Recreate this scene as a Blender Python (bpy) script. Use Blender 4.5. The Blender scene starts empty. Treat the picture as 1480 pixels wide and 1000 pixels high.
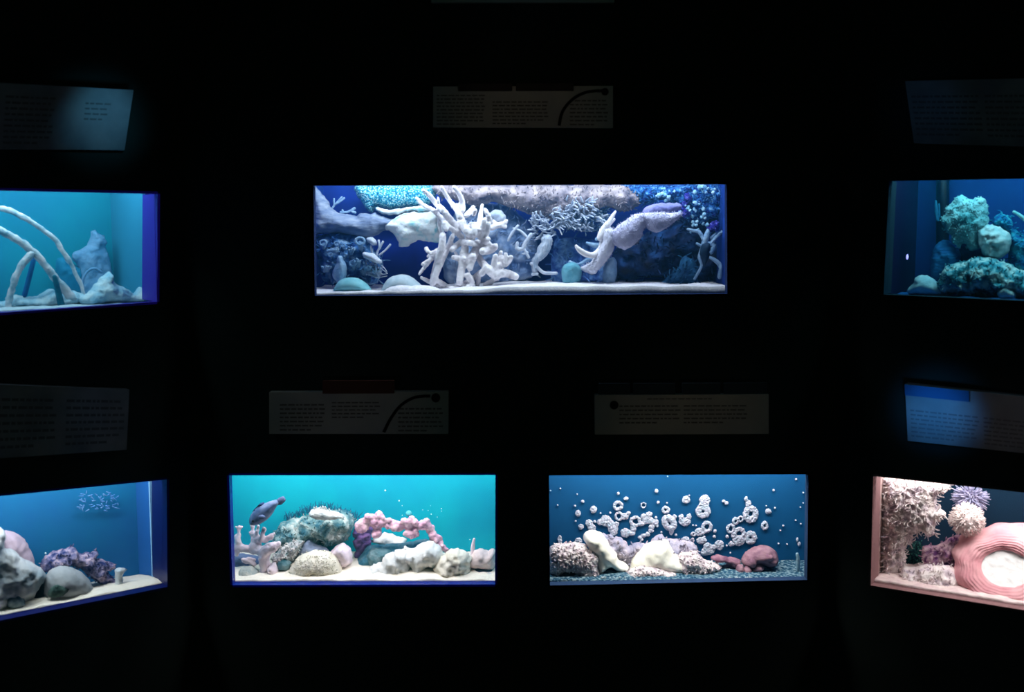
import bpy, bmesh, math, random
from mathutils import Vector, noise
from mathutils.geometry import delaunay_2d_cdt

random.seed(7)
scn = bpy.context.scene
COL = scn.collection
V = Vector

# ------------------------------------------------------------------ camera
F = 1600.0
TH = math.atan(170 / F)
CAM = V((0, 0, 1.5))
RT, FW, UP = V((1, 0, 0)), V((0, math.cos(TH), -math.sin(TH))), V((0, math.sin(TH), math.cos(TH)))
cd = bpy.data.cameras.new('camera'); co = bpy.data.objects.new('camera', cd); COL.objects.link(co)
co.location = CAM; co.rotation_euler = (math.pi / 2 - TH, 0, 0)
cd.sensor_width = 36; cd.lens = F / 1480 * 36; cd.clip_start = .02
scn.camera = co
cd.dof.use_dof = True; cd.dof.focus_distance = 3.6; cd.dof.aperture_fstop = 2.6
scn.view_settings.view_transform = 'Standard'

def ray(px, py):
    return RT * ((px - 740) / F) - UP * ((py - 500) / F) + FW

# ------------------------------------------------------------------ materials
def S(r, g, b):
    f = lambda c: (c / 255 / 12.92) if c / 255 <= .04045 else ((c / 255 + .055) / 1.055) ** 2.4
    return (f(r), f(g), f(b), 1)

MC = {}
def M(name, c1, c2=None, c3=None, scale=30, bump=.4, bscale=None, rough=.75, kind='noise', emit=None, sss=0, dist=.008, stretch=None, band=(.35, .65)):
    if name in MC: return MC[name]
    m = bpy.data.materials.new(name); m.use_nodes = True; nt = m.node_tree; N = nt.nodes; L = nt.links
    b = N['Principled BSDF']; b.inputs['Roughness'].default_value = rough
    b.inputs['Specular IOR Level'].default_value = .2
    tc = N.new('ShaderNodeTexCoord'); src = tc.outputs['Object']
    if stretch:
        mp = N.new('ShaderNodeMapping'); mp.inputs['Scale'].default_value = stretch; L.new(src, mp.inputs[0]); src = mp.outputs[0]
    def tex(k, s):
        if k == 'voronoi':
            t = N.new('ShaderNodeTexVoronoi'); t.inputs['Scale'].default_value = s; L.new(src, t.inputs['Vector']); return t.outputs['Distance']
        if k == 'wave':
            t = N.new('ShaderNodeTexWave'); t.inputs['Scale'].default_value = s; t.inputs['Distortion'].default_value = 3; t.inputs['Detail'].default_value = 3
            L.new(src, t.inputs['Vector']); return t.outputs['Color']
        t = N.new('ShaderNodeTexNoise'); t.inputs['Scale'].default_value = s; t.inputs['Detail'].default_value = 5; L.new(src, t.inputs['Vector']); return t.outputs['Fac']
    cols = [c for c in (c1, c2, c3) if c]
    if len(cols) > 1:
        r = N.new('ShaderNodeValToRGB'); e = r.color_ramp.elements
        lo, hi = band
        if kind == 'voronoi': lo, hi = .15, .75
        e[0].position = lo; e[0].color = cols[0]; e[1].position = hi; e[1].color = cols[-1]
        if len(cols) == 3:
            k = e.new((lo + hi) / 2); k.color = cols[1]
        L.new(tex(kind, scale), r.inputs[0]); L.new(r.outputs[0], b.inputs['Base Color'])
    else: b.inputs['Base Color'].default_value = c1
    if bump:
        bp = N.new('ShaderNodeBump'); bp.inputs['Strength'].default_value = bump; bp.inputs['Distance'].default_value = dist
        L.new(tex(kind, bscale or scale * 2), bp.inputs['Height']); L.new(bp.outputs[0], b.inputs['Normal'])
    if emit:
        b.inputs['Emission Color'].default_value = emit[0]; b.inputs['Emission Strength'].default_value = emit[1]
    if sss:
        b.inputs['Subsurface Weight'].default_value = sss; b.inputs['Subsurface Radius'].default_value = (.01, .01, .012)
    MC[name] = m; return m

def glassmat():
    m = bpy.data.materials.new('clear glass'); m.use_nodes = True; nt = m.node_tree; N = nt.nodes; L = nt.links
    N.remove(N['Principled BSDF']); o = N['Material Output']
    t = N.new('ShaderNodeBsdfTransparent'); t.inputs[0].default_value = (.96, .985, 1, 1)
    g = N.new('ShaderNodeBsdfGlossy'); g.inputs['Roughness'].default_value = .08
    mx = N.new('ShaderNodeMixShader'); mx.inputs[0].default_value = .025
    L.new(t.outputs[0], mx.inputs[1]); L.new(g.outputs[0], mx.inputs[2]); L.new(mx.outputs[0], o.inputs['Surface'])
    return m
GLASS = glassmat()

def watermat(name, col, dens):
    m = bpy.data.materials.new(name); m.use_nodes = True; nt = m.node_tree; N = nt.nodes; L = nt.links
    N.remove(N['Principled BSDF']); o = N['Material Output']
    s = N.new('ShaderNodeVolumeScatter'); s.inputs['Color'].default_value = col; s.inputs['Density'].default_value = dens
    L.new(s.outputs[0], o.inputs['Volume'])
    return m

# ------------------------------------------------------------------ object helpers
def tag(o, label=None, cat=None, group=None, kind=None):
    if label: o['label'] = label
    if cat: o['category'] = cat
    if group: o['group'] = group
    if kind: o['kind'] = kind
    return o

def empty(name, loc, label, cat, group=None):
    o = bpy.data.objects.new(name, None); COL.objects.link(o); o.location = loc; o.empty_display_size = .02
    return tag(o, label, cat, group)

def link(name, verts, faces, mat, parent=None, smooth=True):
    """world-space verts -> one mesh object; origin at its base (or at its parent's origin)"""
    if parent is not None:
        org = V((0, 0, 0)); p = parent
        while p is not None: org = org + p.location; p = p.parent
    else:
        n = len(verts); org = V((sum(v.x for v in verts) / n, sum(v.y for v in verts) / n, min(v.z for v in verts)))
    me = bpy.data.meshes.new(name)
    me.from_pydata([v - org for v in verts], [], faces)
    bm = bmesh.new(); bm.from_mesh(me); bmesh.ops.recalc_face_normals(bm, faces=bm.faces)
    for f in bm.faces: f.smooth = smooth
    bm.to_mesh(me); bm.free()
    me.materials.append(mat)
    o = bpy.data.objects.new(name, me); COL.objects.link(o)
    if parent is not None: o.parent = parent
    else: o.location = org
    return o

class Geo:
    def __init__(s): s.v = []; s.f = []
    def add(s, vs, fs):
        k = len(s.v); s.v += vs; s.f += [tuple(i + k for i in f) for f in fs]
    def sphere(s, c, r, sx=None, n=10, m=7, axes=None):
        a = axes or (V((1, 0, 0)), V((0, 1, 0)), V((0, 0, 1))); rr = sx or (r, r, r)
        vs = [c + a[2] * rr[2]]; fs = []
        for j in range(1, m):
            t = math.pi * j / m
            for i in range(n):
                p = 2 * math.pi * i / n
                vs.append(c + a[0] * (rr[0] * math.sin(t) * math.cos(p)) + a[1] * (rr[1] * math.sin(t) * math.sin(p)) + a[2] * (rr[2] * math.cos(t)))
        vs.append(c - a[2] * rr[2]); e = len(vs) - 1
        for i in range(n):
            fs.append((0, 1 + i, 1 + (i + 1) % n)); fs.append((e, e - n + (i + 1) % n, e - n + i))
            for j in range(m - 2):
                q = 1 + j * n; fs.append((q + i, q + n + i, q + n + (i + 1) % n, q + (i + 1) % n))
        s.add(vs, fs)
    def tube(s, pts, rs, n=8, cap=True):
        if cap:   # rounded tips
            a = (pts[0] - pts[1]).normalized(); b = (pts[-1] - pts[-2]).normalized()
            pts = [pts[0] + a * rs[0] * .85, pts[0] + a * rs[0] * .5] + pts + [pts[-1] + b * rs[-1] * .5, pts[-1] + b * rs[-1] * .85]
            rs = [rs[0] * .3, rs[0] * .8] + rs + [rs[-1] * .8, rs[-1] * .3]
        vs = []; fs = []; prev = None
        for i, p in enumerate(pts):
            d = (pts[min(i + 1, len(pts) - 1)] - pts[max(i - 1, 0)]).normalized()
            ref = prev if prev is not None else (V((0, 0, 1)) if abs(d.z) < .9 else V((1, 0, 0)))
            u = (ref - d * ref.dot(d))
            if u.length < 1e-5: u = d.orthogonal()
            u.normalize(); prev = u; w = d.cross(u)
            for k in range(n):
                t = 2 * math.pi * k / n; vs.append(p + u * (rs[i] * math.cos(t)) + w * (rs[i] * math.sin(t)))
        for i in range(len(pts) - 1):
            for k in range(n):
                a = i * n + k; b = i * n + (k + 1) % n; fs.append((a, b, b + n, a + n))
        fs.append(tuple(range(n - 1, -1, -1))); q = (len(pts) - 1) * n; fs.append(tuple(range(q, q + n)))
        s.add(vs, fs)
    def hexa(s, a, b):
        """box between two quads of four points"""
        s.add(list(a) + list(b), [(3, 2, 1, 0), (4, 5, 6, 7), (0, 1, 5, 4), (1, 2, 6, 5), (2, 3, 7, 6), (3, 0, 4, 7)])
    def displace(s, amp, sc, ridge=False):
        me = bpy.data.meshes.new('t'); me.from_pydata(s.v, [], s.f); me.update()
        bm = bmesh.new(); bm.from_mesh(me); bmesh.ops.recalc_face_normals(bm, faces=bm.faces); bm.normal_update()
        out = []
        for v in bm.verts:
            q = v.co * sc
            k = noise.fractal(q, 1.0, 2.0, 4)
            if ridge: k = abs(k) * 1.6 - .5
            out.append(v.co + v.normal * (amp * k))
        s.v = out; s.f = [tuple(x.index for x in f.verts) for f in bm.faces]
        bm.free(); bpy.data.meshes.remove(me); return s
    def remesh(s, vox, smooth=2):
        me = bpy.data.meshes.new('t'); me.from_pydata(s.v, [], s.f)
        bm = bmesh.new(); bm.from_mesh(me); bmesh.ops.recalc_face_normals(bm, faces=bm.faces); bm.to_mesh(me); bm.free()
        o = bpy.data.objects.new('t', me); COL.objects.link(o)
        md = o.modifiers.new('r', 'REMESH'); md.mode = 'VOXEL'; md.voxel_size = vox
        if smooth:
            sm = o.modifiers.new('s', 'SMOOTH'); sm.iterations = smooth; sm.factor = .5
        dg = bpy.context.evaluated_depsgraph_get(); dg.update()
        m2 = bpy.data.meshes.new_from_object(o.evaluated_get(dg))
        s.v = [v.co.copy() for v in m2.vertices]; s.f = [tuple(p.vertices) for p in m2.polygons]
        bpy.data.objects.remove(o); bpy.data.meshes.remove(m2); bpy.data.meshes.remove(me); return s

def smooth2(pts, step, closed=True):
    """Catmull-Rom through 2-D (or n-D) points"""
    n = len(pts); out = []
    rng = range(n) if closed else range(n - 1)
    g = (lambda i: pts[i % n]) if closed else (lambda i: pts[max(0, min(n - 1, i))])
    for i in rng:
        a, b, c, d = g(i - 1), g(i), g(i + 1), g(i + 2)
        k = max(1, int(math.dist(b[:2], c[:2]) / step))
        for j in range(k):
            t = j / k; t2 = t * t; t3 = t2 * t
            out.append(tuple(.5 * (2 * b[q] + (c[q] - a[q]) * t + (2 * a[q] - 5 * b[q] + 4 * c[q] - d[q]) * t2 + (3 * b[q] - a[q] - 3 * c[q] + d[q]) * t3) for q in range(len(b))))
    if not closed: out.append(tuple(pts[-1]))
    return out

def inside(p, poly):
    x, y = p; r = False; j = len(poly) - 1
    for i in range(len(poly)):
        a, b = poly[i], poly[j]
        if (a[1] > y) != (b[1] > y) and x < (b[0] - a[0]) * (y - a[1]) / (b[1] - a[1]) + a[0]: r = not r
        j = i
    return r

def bdist(p, poly):
    m = 1e9
    for i in range(len(poly)):
        a, b = poly[i - 1], poly[i]; dx, dy = b[0] - a[0], b[1] - a[1]; l = dx * dx + dy * dy
        t = 0 if l == 0 else max(0, min(1, ((p[0] - a[0]) * dx + (p[1] - a[1]) * dy) / l))
        m = min(m, math.hypot(p[0] - a[0] - t * dx, p[1] - a[1] - t * dy))
    return m

# ------------------------------------------------------------------ walls
A_L, A_R = math.radians(37), math.radians(31)
XL, XR, DY = -.88, .89, 3.0
class Wall:
    def __init__(s, p, t):
        s.p = V(p); s.t = V(t).normalized(); s.n = V((s.t.y, -s.t.x, 0))     # n points into the room
    def P(s, px, py, d=0):
        r = ray(px, py); k = ((s.p - s.n * d) - CAM).dot(s.n) / r.dot(s.n); return CAM + r * k
    def uv(s, q): return V(((q - s.p).dot(s.t), q.z))
    def xyz(s, u, z, d=0): return s.p + s.t * u - s.n * d + V((0, 0, z - s.p.z))
WC = Wall((0, DY, 0), (1, 0, 0))
WL = Wall((XL, DY, 0), (math.cos(A_L), math.sin(A_L), 0))
WR = Wall((XR, DY, 0), (math.cos(A_R), -math.sin(A_R), 0))

class Tank:
    def __init__(s, wall, quad, depth, rb, rs, front, slope=0.0, ext=(0, 0)):
        """quad: opening corners in the photo TL,TR,BR,BL; rb / rs: reveal depth at sill and at sides"""
        s.w = wall; s.q = [wall.uv(wall.P(*c)) for c in quad]; s.D = depth; s.rb = rb; s.rs = rs; s.front = front; s.slope = slope
        s.zb = min(s.q[2].y, s.q[3].y); s.n = wall.n
        s.u0 = min(s.q[0].x, s.q[3].x) - ext[0]; s.u1 = max(s.q[1].x, s.q[2].x) + ext[1]; s.ext = ext; s.g1 = rb - .002; s.off = 0; s.g0 = rb - .012; s.zt = max(s.q[0].y, s.q[1].y)
    def P(s, px, py, d): return s.w.P(px, py, d)
    def zs(s, d): return s.zb + s.front + s.slope * max(0, d - .1)
    def sd(s, px, py):
        """how deep behind the glass the sand surface lies at this pixel"""
        d = s.rb + .02
        while d < s.D - .06:
            if s.P(px, py, d).z >= s.zs(d): return d
            d += .01
        return d
    def m(s, px, py, d): return (s.P(px, py, d) - CAM).dot(FW) / F

def sink(T, vs):
    """lower the foot of a shape so that it stands in the sand instead of hanging"""
    zmin = min(v.z for v in vs); d = sum(-(v - T.w.p).dot(T.n) for v in vs) / len(vs); t = T.zs(d) - .004
    if zmin <= t: return vs
    zmax = max(v.z for v in vs); h = zmax - zmin
    if zmin - t > .7 * h:
        for v in vs: v.z -= zmin - t
        return vs
    for v in vs:
        k = max(0, 1 - (v.z - zmin) / (h * .45)); v.z -= (zmin - t) * k * k * (3 - 2 * k)
    return vs

def puffgeo(T, pts, d=None, th=.05, step=2.6, rough=1.0, namp=.006, nsc=40, cap=None, ground=True, lean=0, seed=0, ridge=False, back=.8):
    cx = sum(p[0] for p in pts) / len(pts); yb = max(p[1] for p in pts); yt = min(p[1] for p in pts)
    if d is None: d = max(T.sd(cx, yb), T.rb + .02 + th * .8)
    d += T.off if d < .25 else 0
    d = min(max(d, T.rb + .006), T.D - .012)
    o = smooth2(pts, step)
    if rough:
        o = [(x + rough * noise.fractal(V((x * .17, y * .17, seed + .3)), 1, 2, 3) * 1.6, y + rough * noise.fractal(V((x * .17, y * .17, seed + 9.3)), 1, 2, 3) * 1.6) for x, y in o]
    nb = len(o); P = [V(p) for p in o]
    x0, x1 = min(p[0] for p in o), max(p[0] for p in o); y0, y1 = min(p[1] for p in o), max(p[1] for p in o)
    y = y0; r = 0
    while y < y1:
        x = x0 + (step / 2 if r % 2 else 0)
        while x < x1:
            q = (x + random.uniform(-.2, .2) * step, y + random.uniform(-.2, .2) * step)
            if inside(q, o) and bdist(q, o) > step * .5: P.append(V(q))
            x += step
        y += step * .87; r += 1
    vs, es, fs, ov, oe, of = delaunay_2d_cdt(P, [], [list(range(nb))], 1, 1e-4)
    ds = [bdist(p, o) for p in vs]; R = max(ds); R = min(R, cap) if cap else R
    bound = set()
    cnt = {}
    for f in fs:
        for i in range(len(f)):
            e = tuple(sorted((f[i], f[i - 1]))); cnt[e] = cnt.get(e, 0) + 1
    for e, c in cnt.items():
        if c == 1: bound.update(e)
    W = []; idxb = {}
    for i, p in enumerate(vs):
        k = min(ds[i] / R, 1); h = th * math.sqrt(max(0, 1 - (1 - k) ** 2))
        q = T.P(p.x, p.y, d + lean * ((p.y - yt) / max(1, yb - yt) - 1))
        if i not in bound:
            nz = noise.fractal(q * nsc, 1.0, 2.0, 4)
            if ridge: nz = .6 - abs(nz) * 1.6
            h += namp * nz * min(1, ds[i] / (step * 2.5))
            h = max(h, .0008)
        dd = -(q - T.w.p).dot(T.n)
        h = min(h, dd - T.rb)
        W.append(q + T.n * h)
    F2 = [tuple(f) for f in fs]
    for i, p in enumerate(vs):
        if i in bound: idxb[i] = i
        else:
            k = min(ds[i] / R, 1); h = th * back * math.sqrt(max(0, 1 - (1 - k) ** 2))
            q = T.P(p.x, p.y, d + lean * ((p.y - yt) / max(1, yb - yt) - 1)); dd = -(q - T.w.p).dot(T.n)
            h = max(.0005, min(h, T.D - .004 - dd))
            idxb[i] = len(W); W.append(q - T.n * h)
    F2 += [tuple(idxb[i] for i in reversed(f)) for f in fs]
    if ground: W = sink(T, W)
    return W, F2

def puff(T, name, pts, mat, label=None, cat=None, group=None, parent=None, twigs=None, **k):
    W, f = puffgeo(T, pts, **k)
    if twigs:        # short knobs or hairs growing out of the surface facing the glass
        n, ln, rd, spr = twigs; rnd = random.Random(len(W)); nv = {}
        for t in f[:len(f) // 2]:
            a, b, c = W[t[0]], W[t[1]], W[t[2]]; q = (b - a).cross(c - a)
            if q.dot(T.n) < 0: q = -q
            for i in t: nv[i] = nv.get(i, V((0, 0, 0))) + q
        ids = sorted(nv); g = Geo(); g.v, g.f = W, f
        zlow = min(v.z for v in W) + .01
        for _ in range(n):
            i = rnd.choice(ids); a = W[i]
            if a.z < zlow: continue
            d = (nv[i].normalized() + V((rnd.uniform(-spr, spr), rnd.uniform(-spr, spr), rnd.uniform(-spr, spr) + .15))).normalized(); l = ln * rnd.uniform(.5, 1.1)
            dd = -(a + d * l - T.w.p).dot(T.n)
            if dd < T.rb + .004: continue
            m = a + d * l * .55 + V((rnd.uniform(-1, 1), rnd.uniform(-1, 1), rnd.uniform(-1, 1))) * l * .15
            g.tube([a - d * l * .2, m, a + d * l], [rd, rd * .9, rd * .55], n=5, cap=rd > .0012)
        W, f = g.v, g.f
    return tag(link(name, W, f, mat, parent), label, cat, group)

def branches(T, g, lines, d, n=8, step=4, clampf=0):
    """each line: list of (px,py,r_px,dd)"""
    d += T.off if d < .25 else 0
    for ln in lines:
        q = smooth2([p if len(p) == 4 else (p[0], p[1], p[2], 0) for p in ln], step, closed=False)
        pts = []; rs = []
        for p in q:
            dd = min(max(d + p[3], T.rb + .006 + p[2] * .0019), T.D - .01)
            pts.append(T.P(p[0], p[1], dd)); rs.append(max(.4, p[2]) * T.m(p[0], p[1], dd))
        g.tube(pts, rs, n)
    return g

def balls(T, g, lst, d):
    d += T.off if d < .25 else 0
    for b in lst:
        dd = min(max(d + (b[3] if len(b) > 3 else 0), T.rb + .004 + b[2] * .0019), T.D - .01); r = b[2] * T.m(b[0], b[1], dd)
        g.sphere(T.P(b[0], b[1], dd), r, n=12, m=8)
    return g

def thing(T, name, g, mat, label=None, cat=None, group=None, parent=None, ground=False, smooth=True):
    vs = sink(T, g.v) if ground else g.v
    return tag(link(name, vs, g.f, mat, parent, smooth), label, cat, group)

def quad_hull(w, qa, da, qb, db):
    return [w.xyz(q.x, q.y, da) for q in qa], [w.xyz(q.x, q.y, db) for q in qb]

def arealight(name, loc, size, sizey, power, col, aim, spread=180):
    l = bpy.data.lights.new(name, 'AREA'); l.shape = 'RECTANGLE'; l.size = size; l.size_y = sizey; l.energy = power; l.color = col[:3]; l.spread = math.radians(spread)
    o = bpy.data.objects.new(name, l); COL.objects.link(o); o.location = loc
    return o, l

def orient(o, xdir, zdown):
    """local x along xdir, local -z along zdown"""
    z = -zdown.normalized(); x = (xdir - z * xdir.dot(z)).normalized(); y = z.cross(x)
    from mathutils import Matrix
    o.rotation_euler = Matrix((x, y, z)).transposed().to_euler()

HEAD = .13
def build_tank(T, label, back, side, reveal, p_top, p_front, lcol, base=None, sandm=None, sandlabel=None, sandfront=None, fcol=None, water=None):
    w = T.w; q = T.q; e = empty('aquarium', w.xyz((T.u0 + T.u1) / 2, T.zb - .012, .25), label, 'aquarium')
    # rim around the opening: four strips from the wall face to the pane
    def strip(name, a, b, da, db, out, mat):
        g = Geo(); ia = [w.xyz(a.x, a.y, da), w.xyz(b.x, b.y, da), w.xyz(b.x, b.y, db), w.xyz(a.x, a.y, db)]
        oa = [p + out for p in ia]; g.hexa(ia, oa); return link(name, g.v, g.f, mat, e, False)
    t = .006
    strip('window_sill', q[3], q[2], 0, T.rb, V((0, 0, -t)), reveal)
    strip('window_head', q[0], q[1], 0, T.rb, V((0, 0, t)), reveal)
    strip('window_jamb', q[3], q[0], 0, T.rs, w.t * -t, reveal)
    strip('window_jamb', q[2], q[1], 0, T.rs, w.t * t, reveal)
    # glass pane
    g = Geo(); a, b = quad_hull(w, q, T.g0, q, T.g1); g.hexa(a, b); link('glass_pane', g.v, g.f, GLASS, e, False)
    D = T.D; zt = T.zt + HEAD; u0, u1, zb = T.u0, T.u1, T.zb - .006 - max(0, -T.slope * (D - .1))
    R = [V((u0, zt)), V((u1, zt)), V((u1, zb)), V((u0, zb))]
    def pan(name, us, zs, ds, mat):
        g = Geo(); a = [w.xyz(us[0], zs[1], ds[0]), w.xyz(us[1], zs[1], ds[0]), w.xyz(us[1], zs[0], ds[0]), w.xyz(us[0], zs[0], ds[0])]
        b = [w.xyz(us[0], zs[1], ds[1]), w.xyz(us[1], zs[1], ds[1]), w.xyz(us[1], zs[0], ds[1]), w.xyz(us[0], zs[0], ds[1])]
        g.hexa(a, b); return link(name, g.v, g.f, mat, e, False)
    pan('back_panel', (u0, u1), (zb, zt), (D, D + .008), back)
    pan('side_panel', (u0 - .008, u0), (zb, zt), (T.rb if T.ext[0] else T.rs, D + .008), side)
    pan('side_panel', (u1, u1 + .008), (zb, zt), (T.rb if T.ext[1] else T.rs, D + .008), side)
    pan('bottom_panel', (u0, u1), (zb - .008, zb), (T.rb, D + .008), side)
    pan('hood', (u0 - .008, u1 + .008), (zt, zt + .01), (.02, D + .008), M('black hood plastic', S(18, 20, 24), bump=0))
    L = (u1 - u0)
    if water:
        g = Geo(); R2 = [V((u0, T.zt + .02)), V((u1, T.zt + .02)), V((u1, zb)), V((u0, zb))]
        a, b = quad_hull(w, R2, T.rb + .001, R2, D - .001); g.hexa(a, b); link('water', g.v, g.f, water, e, False)
    # strip lamps under the hood
    o, l = arealight('hood_lamp', w.xyz((u0 + u1) / 2, zt - .01, D * .5), L * .95, D * .55, p_top, lcol, None)
    orient(o, w.t, V((0, 0, -1)))
    o, l = arealight('front_lamp', w.xyz((u0 + u1) / 2, zt - .015, T.rb + .03), L * .95, .05, p_front, fcol or lcol, None)
    orient(o, w.t, V((0, 0, -1)) * 1.0 - w.n * .75)
    # sand bed
    if sandm:
        nu, nd = int(L / .008), 34; vs = []; fs = []
        for i in range(nu + 1):
            u = u0 + .001 + (L - .002) * i / nu
            for j in range(nd + 1):
                d = T.rb + .002 + (D - T.rb - .004) * j / nd
                z = T.zs(d) + .004 * noise.fractal(V((u * 14, d * 14, 3)), 1, 2, 4)
                if sandfront: z = T.zs(d) + sandfront(u, d)
                vs.append(w.xyz(u, max(z, zb + .0015), d))
        for i in range(nu):
            for j in range(nd):
                k = i * (nd + 1) + j; fs.append((k, k + 1, k + nd + 2, k + nd + 1))
        # front face and underside
        nbase = len(vs)
        for i in range(nu + 1):
            u = u0 + .001 + (L - .002) * i / nu; vs.append(w.xyz(u, zb + .001, T.rb + .002)); vs.append(w.xyz(u, zb + .001, D - .002))
        for i in range(nu):
            a = i * (nd + 1); c = nbase + 2 * i
            fs.append((a, a + nd + 1, c + 2, c)); fs.append((a + nd, c + 1, c + 3, a + 2 * nd + 1)); fs.append((c, c + 2, c + 3, c + 1))
        for i, s in ((0, 0), (nu, 0)):
            a = i * (nd + 1); c = nbase + 2 * i; fs.append(tuple([c] + list(range(a, a + nd + 1)) + [c + 1]))
        tag(link('sand_bed', vs, fs, sandm), sandlabel, 'sand', kind='stuff')
    return e

def zz(x0, y0, s):
    return lambda *a: [tuple([x0 + p[0] / s, y0 + p[1] / s] + ([p[2] / s] if len(p) > 2 else []) + list(p[3:])) for p in a]
ZA, ZB, ZC, ZD = zz(0, 255, 4.7615), zz(0, 670, 4.1654), zz(1250, 240, 4.761), zz(1240, 670, 4.346)
E1, E2, E3, E4 = zz(445, 260, 5.7125), zz(595, 260, 5.7125), zz(745, 260, 5.7125), zz(895, 260, 5.7125)
G1, G2, H1, H2 = zz(325, 680, 5.715), zz(520, 680, 5.715), zz(790, 680, 5.716), zz(980, 680, 5.713)

# ================================================================== setting
wallmat = M('matt black wall paint', S(31, 40, 36), S(36, 46, 42), scale=8, bump=.05, rough=.9)
tanks = {}
tanks['UC'] = Tank(WC, [(453, 268), (1050.5, 266), (1051, 424.5), (455, 427.5)], .40, .03, .03, .016, ext=(.04, .02))
tanks['BL'] = Tank(WC, [(331, 687), (716, 686.5), (715.5, 844.5), (336, 845.5)], .31, .032, .032, .004, ext=(.09, .05))
tanks['BR'] = Tank(WC, [(793.5, 687), (1168.5, 685.5), (1166.5, 838), (795, 846)], .225, .032, .032, .004, ext=(.05, .085))
tanks['UL'] = Tank(WL, [(-200, 271), (228, 280), (227, 436), (-200, 466)], .40, .03, .12, .012)
tanks['LL'] = Tank(WL, [(-200, 737), (241, 693), (242, 848), (-200, 937)], .26, .04, .12, .004, slope=-.2)
tanks['UR'] = Tank(WR, [(1285, 261), (1680, 254), (1680, 444), (1277, 425.5)], .40, .04, .09, .004)
tanks['LR'] = Tank(WR, [(1262, 688), (1680, 734), (1680, 914), (1258.5, 846)], .40, .04, .09, .004)
for k in ('BL', 'BR'): tanks[k].off = -.014

def wall_panel(name, w, u0, u1, ts, z0=0, z1=2.9):
    holes = [[tuple(T.q[i]) for i in (3, 2, 1, 0)] for T in ts]
    us = sorted({u0, u1} | {c[0] for h in holes for c in h if u0 < c[0] < u1})
    vs = []; fs = []
    def edge(h, u, top):
        a, b = (h[3], h[2]) if top else (h[0], h[1]); t = (u - a[0]) / (b[0] - a[0]); return a[1] + (b[1] - a[1]) * t
    def quadf(p):
        k = len(vs); vs.extend(w.xyz(u, z, 0) for u, z in p); fs.append((k, k + 1, k + 2, k + 3))
    for ua, ub in zip(us, us[1:]):           # vertical slices between the corners of the openings
        um = (ua + ub) / 2; cuts = []
        for h in holes:
            lo, hi = max(h[0][0], h[3][0]), min(h[1][0], h[2][0]); l2, h2 = min(h[0][0], h[3][0]), max(h[1][0], h[2][0])
            if lo - 1e-6 <= ua and ub <= hi + 1e-6: cuts.append((edge(h, ua, 0), edge(h, ub, 0), edge(h, ua, 1), edge(h, ub, 1)))
            elif l2 - 1e-6 <= ua and ub <= h2 + 1e-6:      # sliver beside a slanting jamb
                left = um < (h[0][0] + h[1][0]) / 2; a, b = (h[0], h[3]) if left else (h[1], h[2])
                zt, zb2 = edge(h, um, 1), edge(h, um, 0); wide_low = (a[0] < b[0]) == left
                if left: cuts.append((zb2, zb2, zb2, zt) if wide_low else (zt, zb2, zt, zt))
                else: cuts.append((zb2, zb2, zt, zb2) if wide_low else (zb2, zt, zt, zt))
        cuts.sort(key=lambda c: c[0]); za = zb = z0
        for c in cuts:
            quadf(((ua, za), (ub, zb), (ub, c[1]), (ua, c[0]))); za, zb = c[2], c[3]
        quadf(((ua, za), (ub, zb), (ub, z1), (ua, z1)))
    return tag(link(name, vs, fs, wallmat, None, False), kind='structure')
wl = (V((XR, DY, 0)) - V((XL, DY, 0))).length
wall_panel('wall_center', WC, XL, XR, [tanks['UC'], tanks['BL'], tanks['BR']])
wall_panel('wall_left', WL, -1.9, 0, [tanks['UL'], tanks['LL']])
wall_panel('wall_right', WR, 0, 1.9, [tanks['UR'], tanks['LR']])
aL = WL.xyz(-1.9, 0); aR = WR.xyz(1.9, 0)
pl = [V((-3.2, -1.5, 0)), V((3.2, -1.5, 0)), V((3.2, 4.3, 0)), V((-3.2, 4.3, 0))]
tag(link('floor', pl, [(0, 1, 2, 3)], M('dark carpet', S(20, 20, 24), S(14, 14, 16), scale=60), None, False), kind='structure')
tag(link('ceiling', [p + V((0, 0, 2.9)) for p in pl], [(0, 1, 2, 3)], M('black ceiling paint', S(16, 16, 18), bump=0), None, False), kind='structure')

tag(link('wall_corridor', [V((-3.2, 4.3, 0)), V((3.2, 4.3, 0)), V((3.2, 4.3, 2.9)), V((-3.2, 4.3, 2.9))], [(0, 1, 2, 3)], wallmat, None, False), kind='structure')
w = bpy.data.worlds.new('dim room'); scn.world = w; w.use_nodes = True
w.node_tree.nodes['Background'].inputs[0].default_value = (.35, .75, .6, 1); w.node_tree.nodes['Background'].inputs[1].default_value = .036

# ================================================================== aquariums
seal = M('glowing pale silicone', S(150, 200, 230), bump=0, emit=(S(70, 130, 200), .12))  # bright strip, given a faint glow of its own
def seal_strip(T, par, u, d, wd=.008):
    g = Geo(); z0, z1 = T.zb, T.zt + .02
    a = [T.w.xyz(u - wd, z1, d), T.w.xyz(u, z1, d), T.w.xyz(u, z0, d), T.w.xyz(u - wd, z0, d)]
    b = [T.w.xyz(u - wd, z1, d + wd), T.w.xyz(u, z1, d + wd), T.w.xyz(u, z0, d + wd), T.w.xyz(u - wd, z0, d + wd)]
    g.hexa(a, b); return link('corner_seal', g.v, g.f, seal, par, False)

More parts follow.
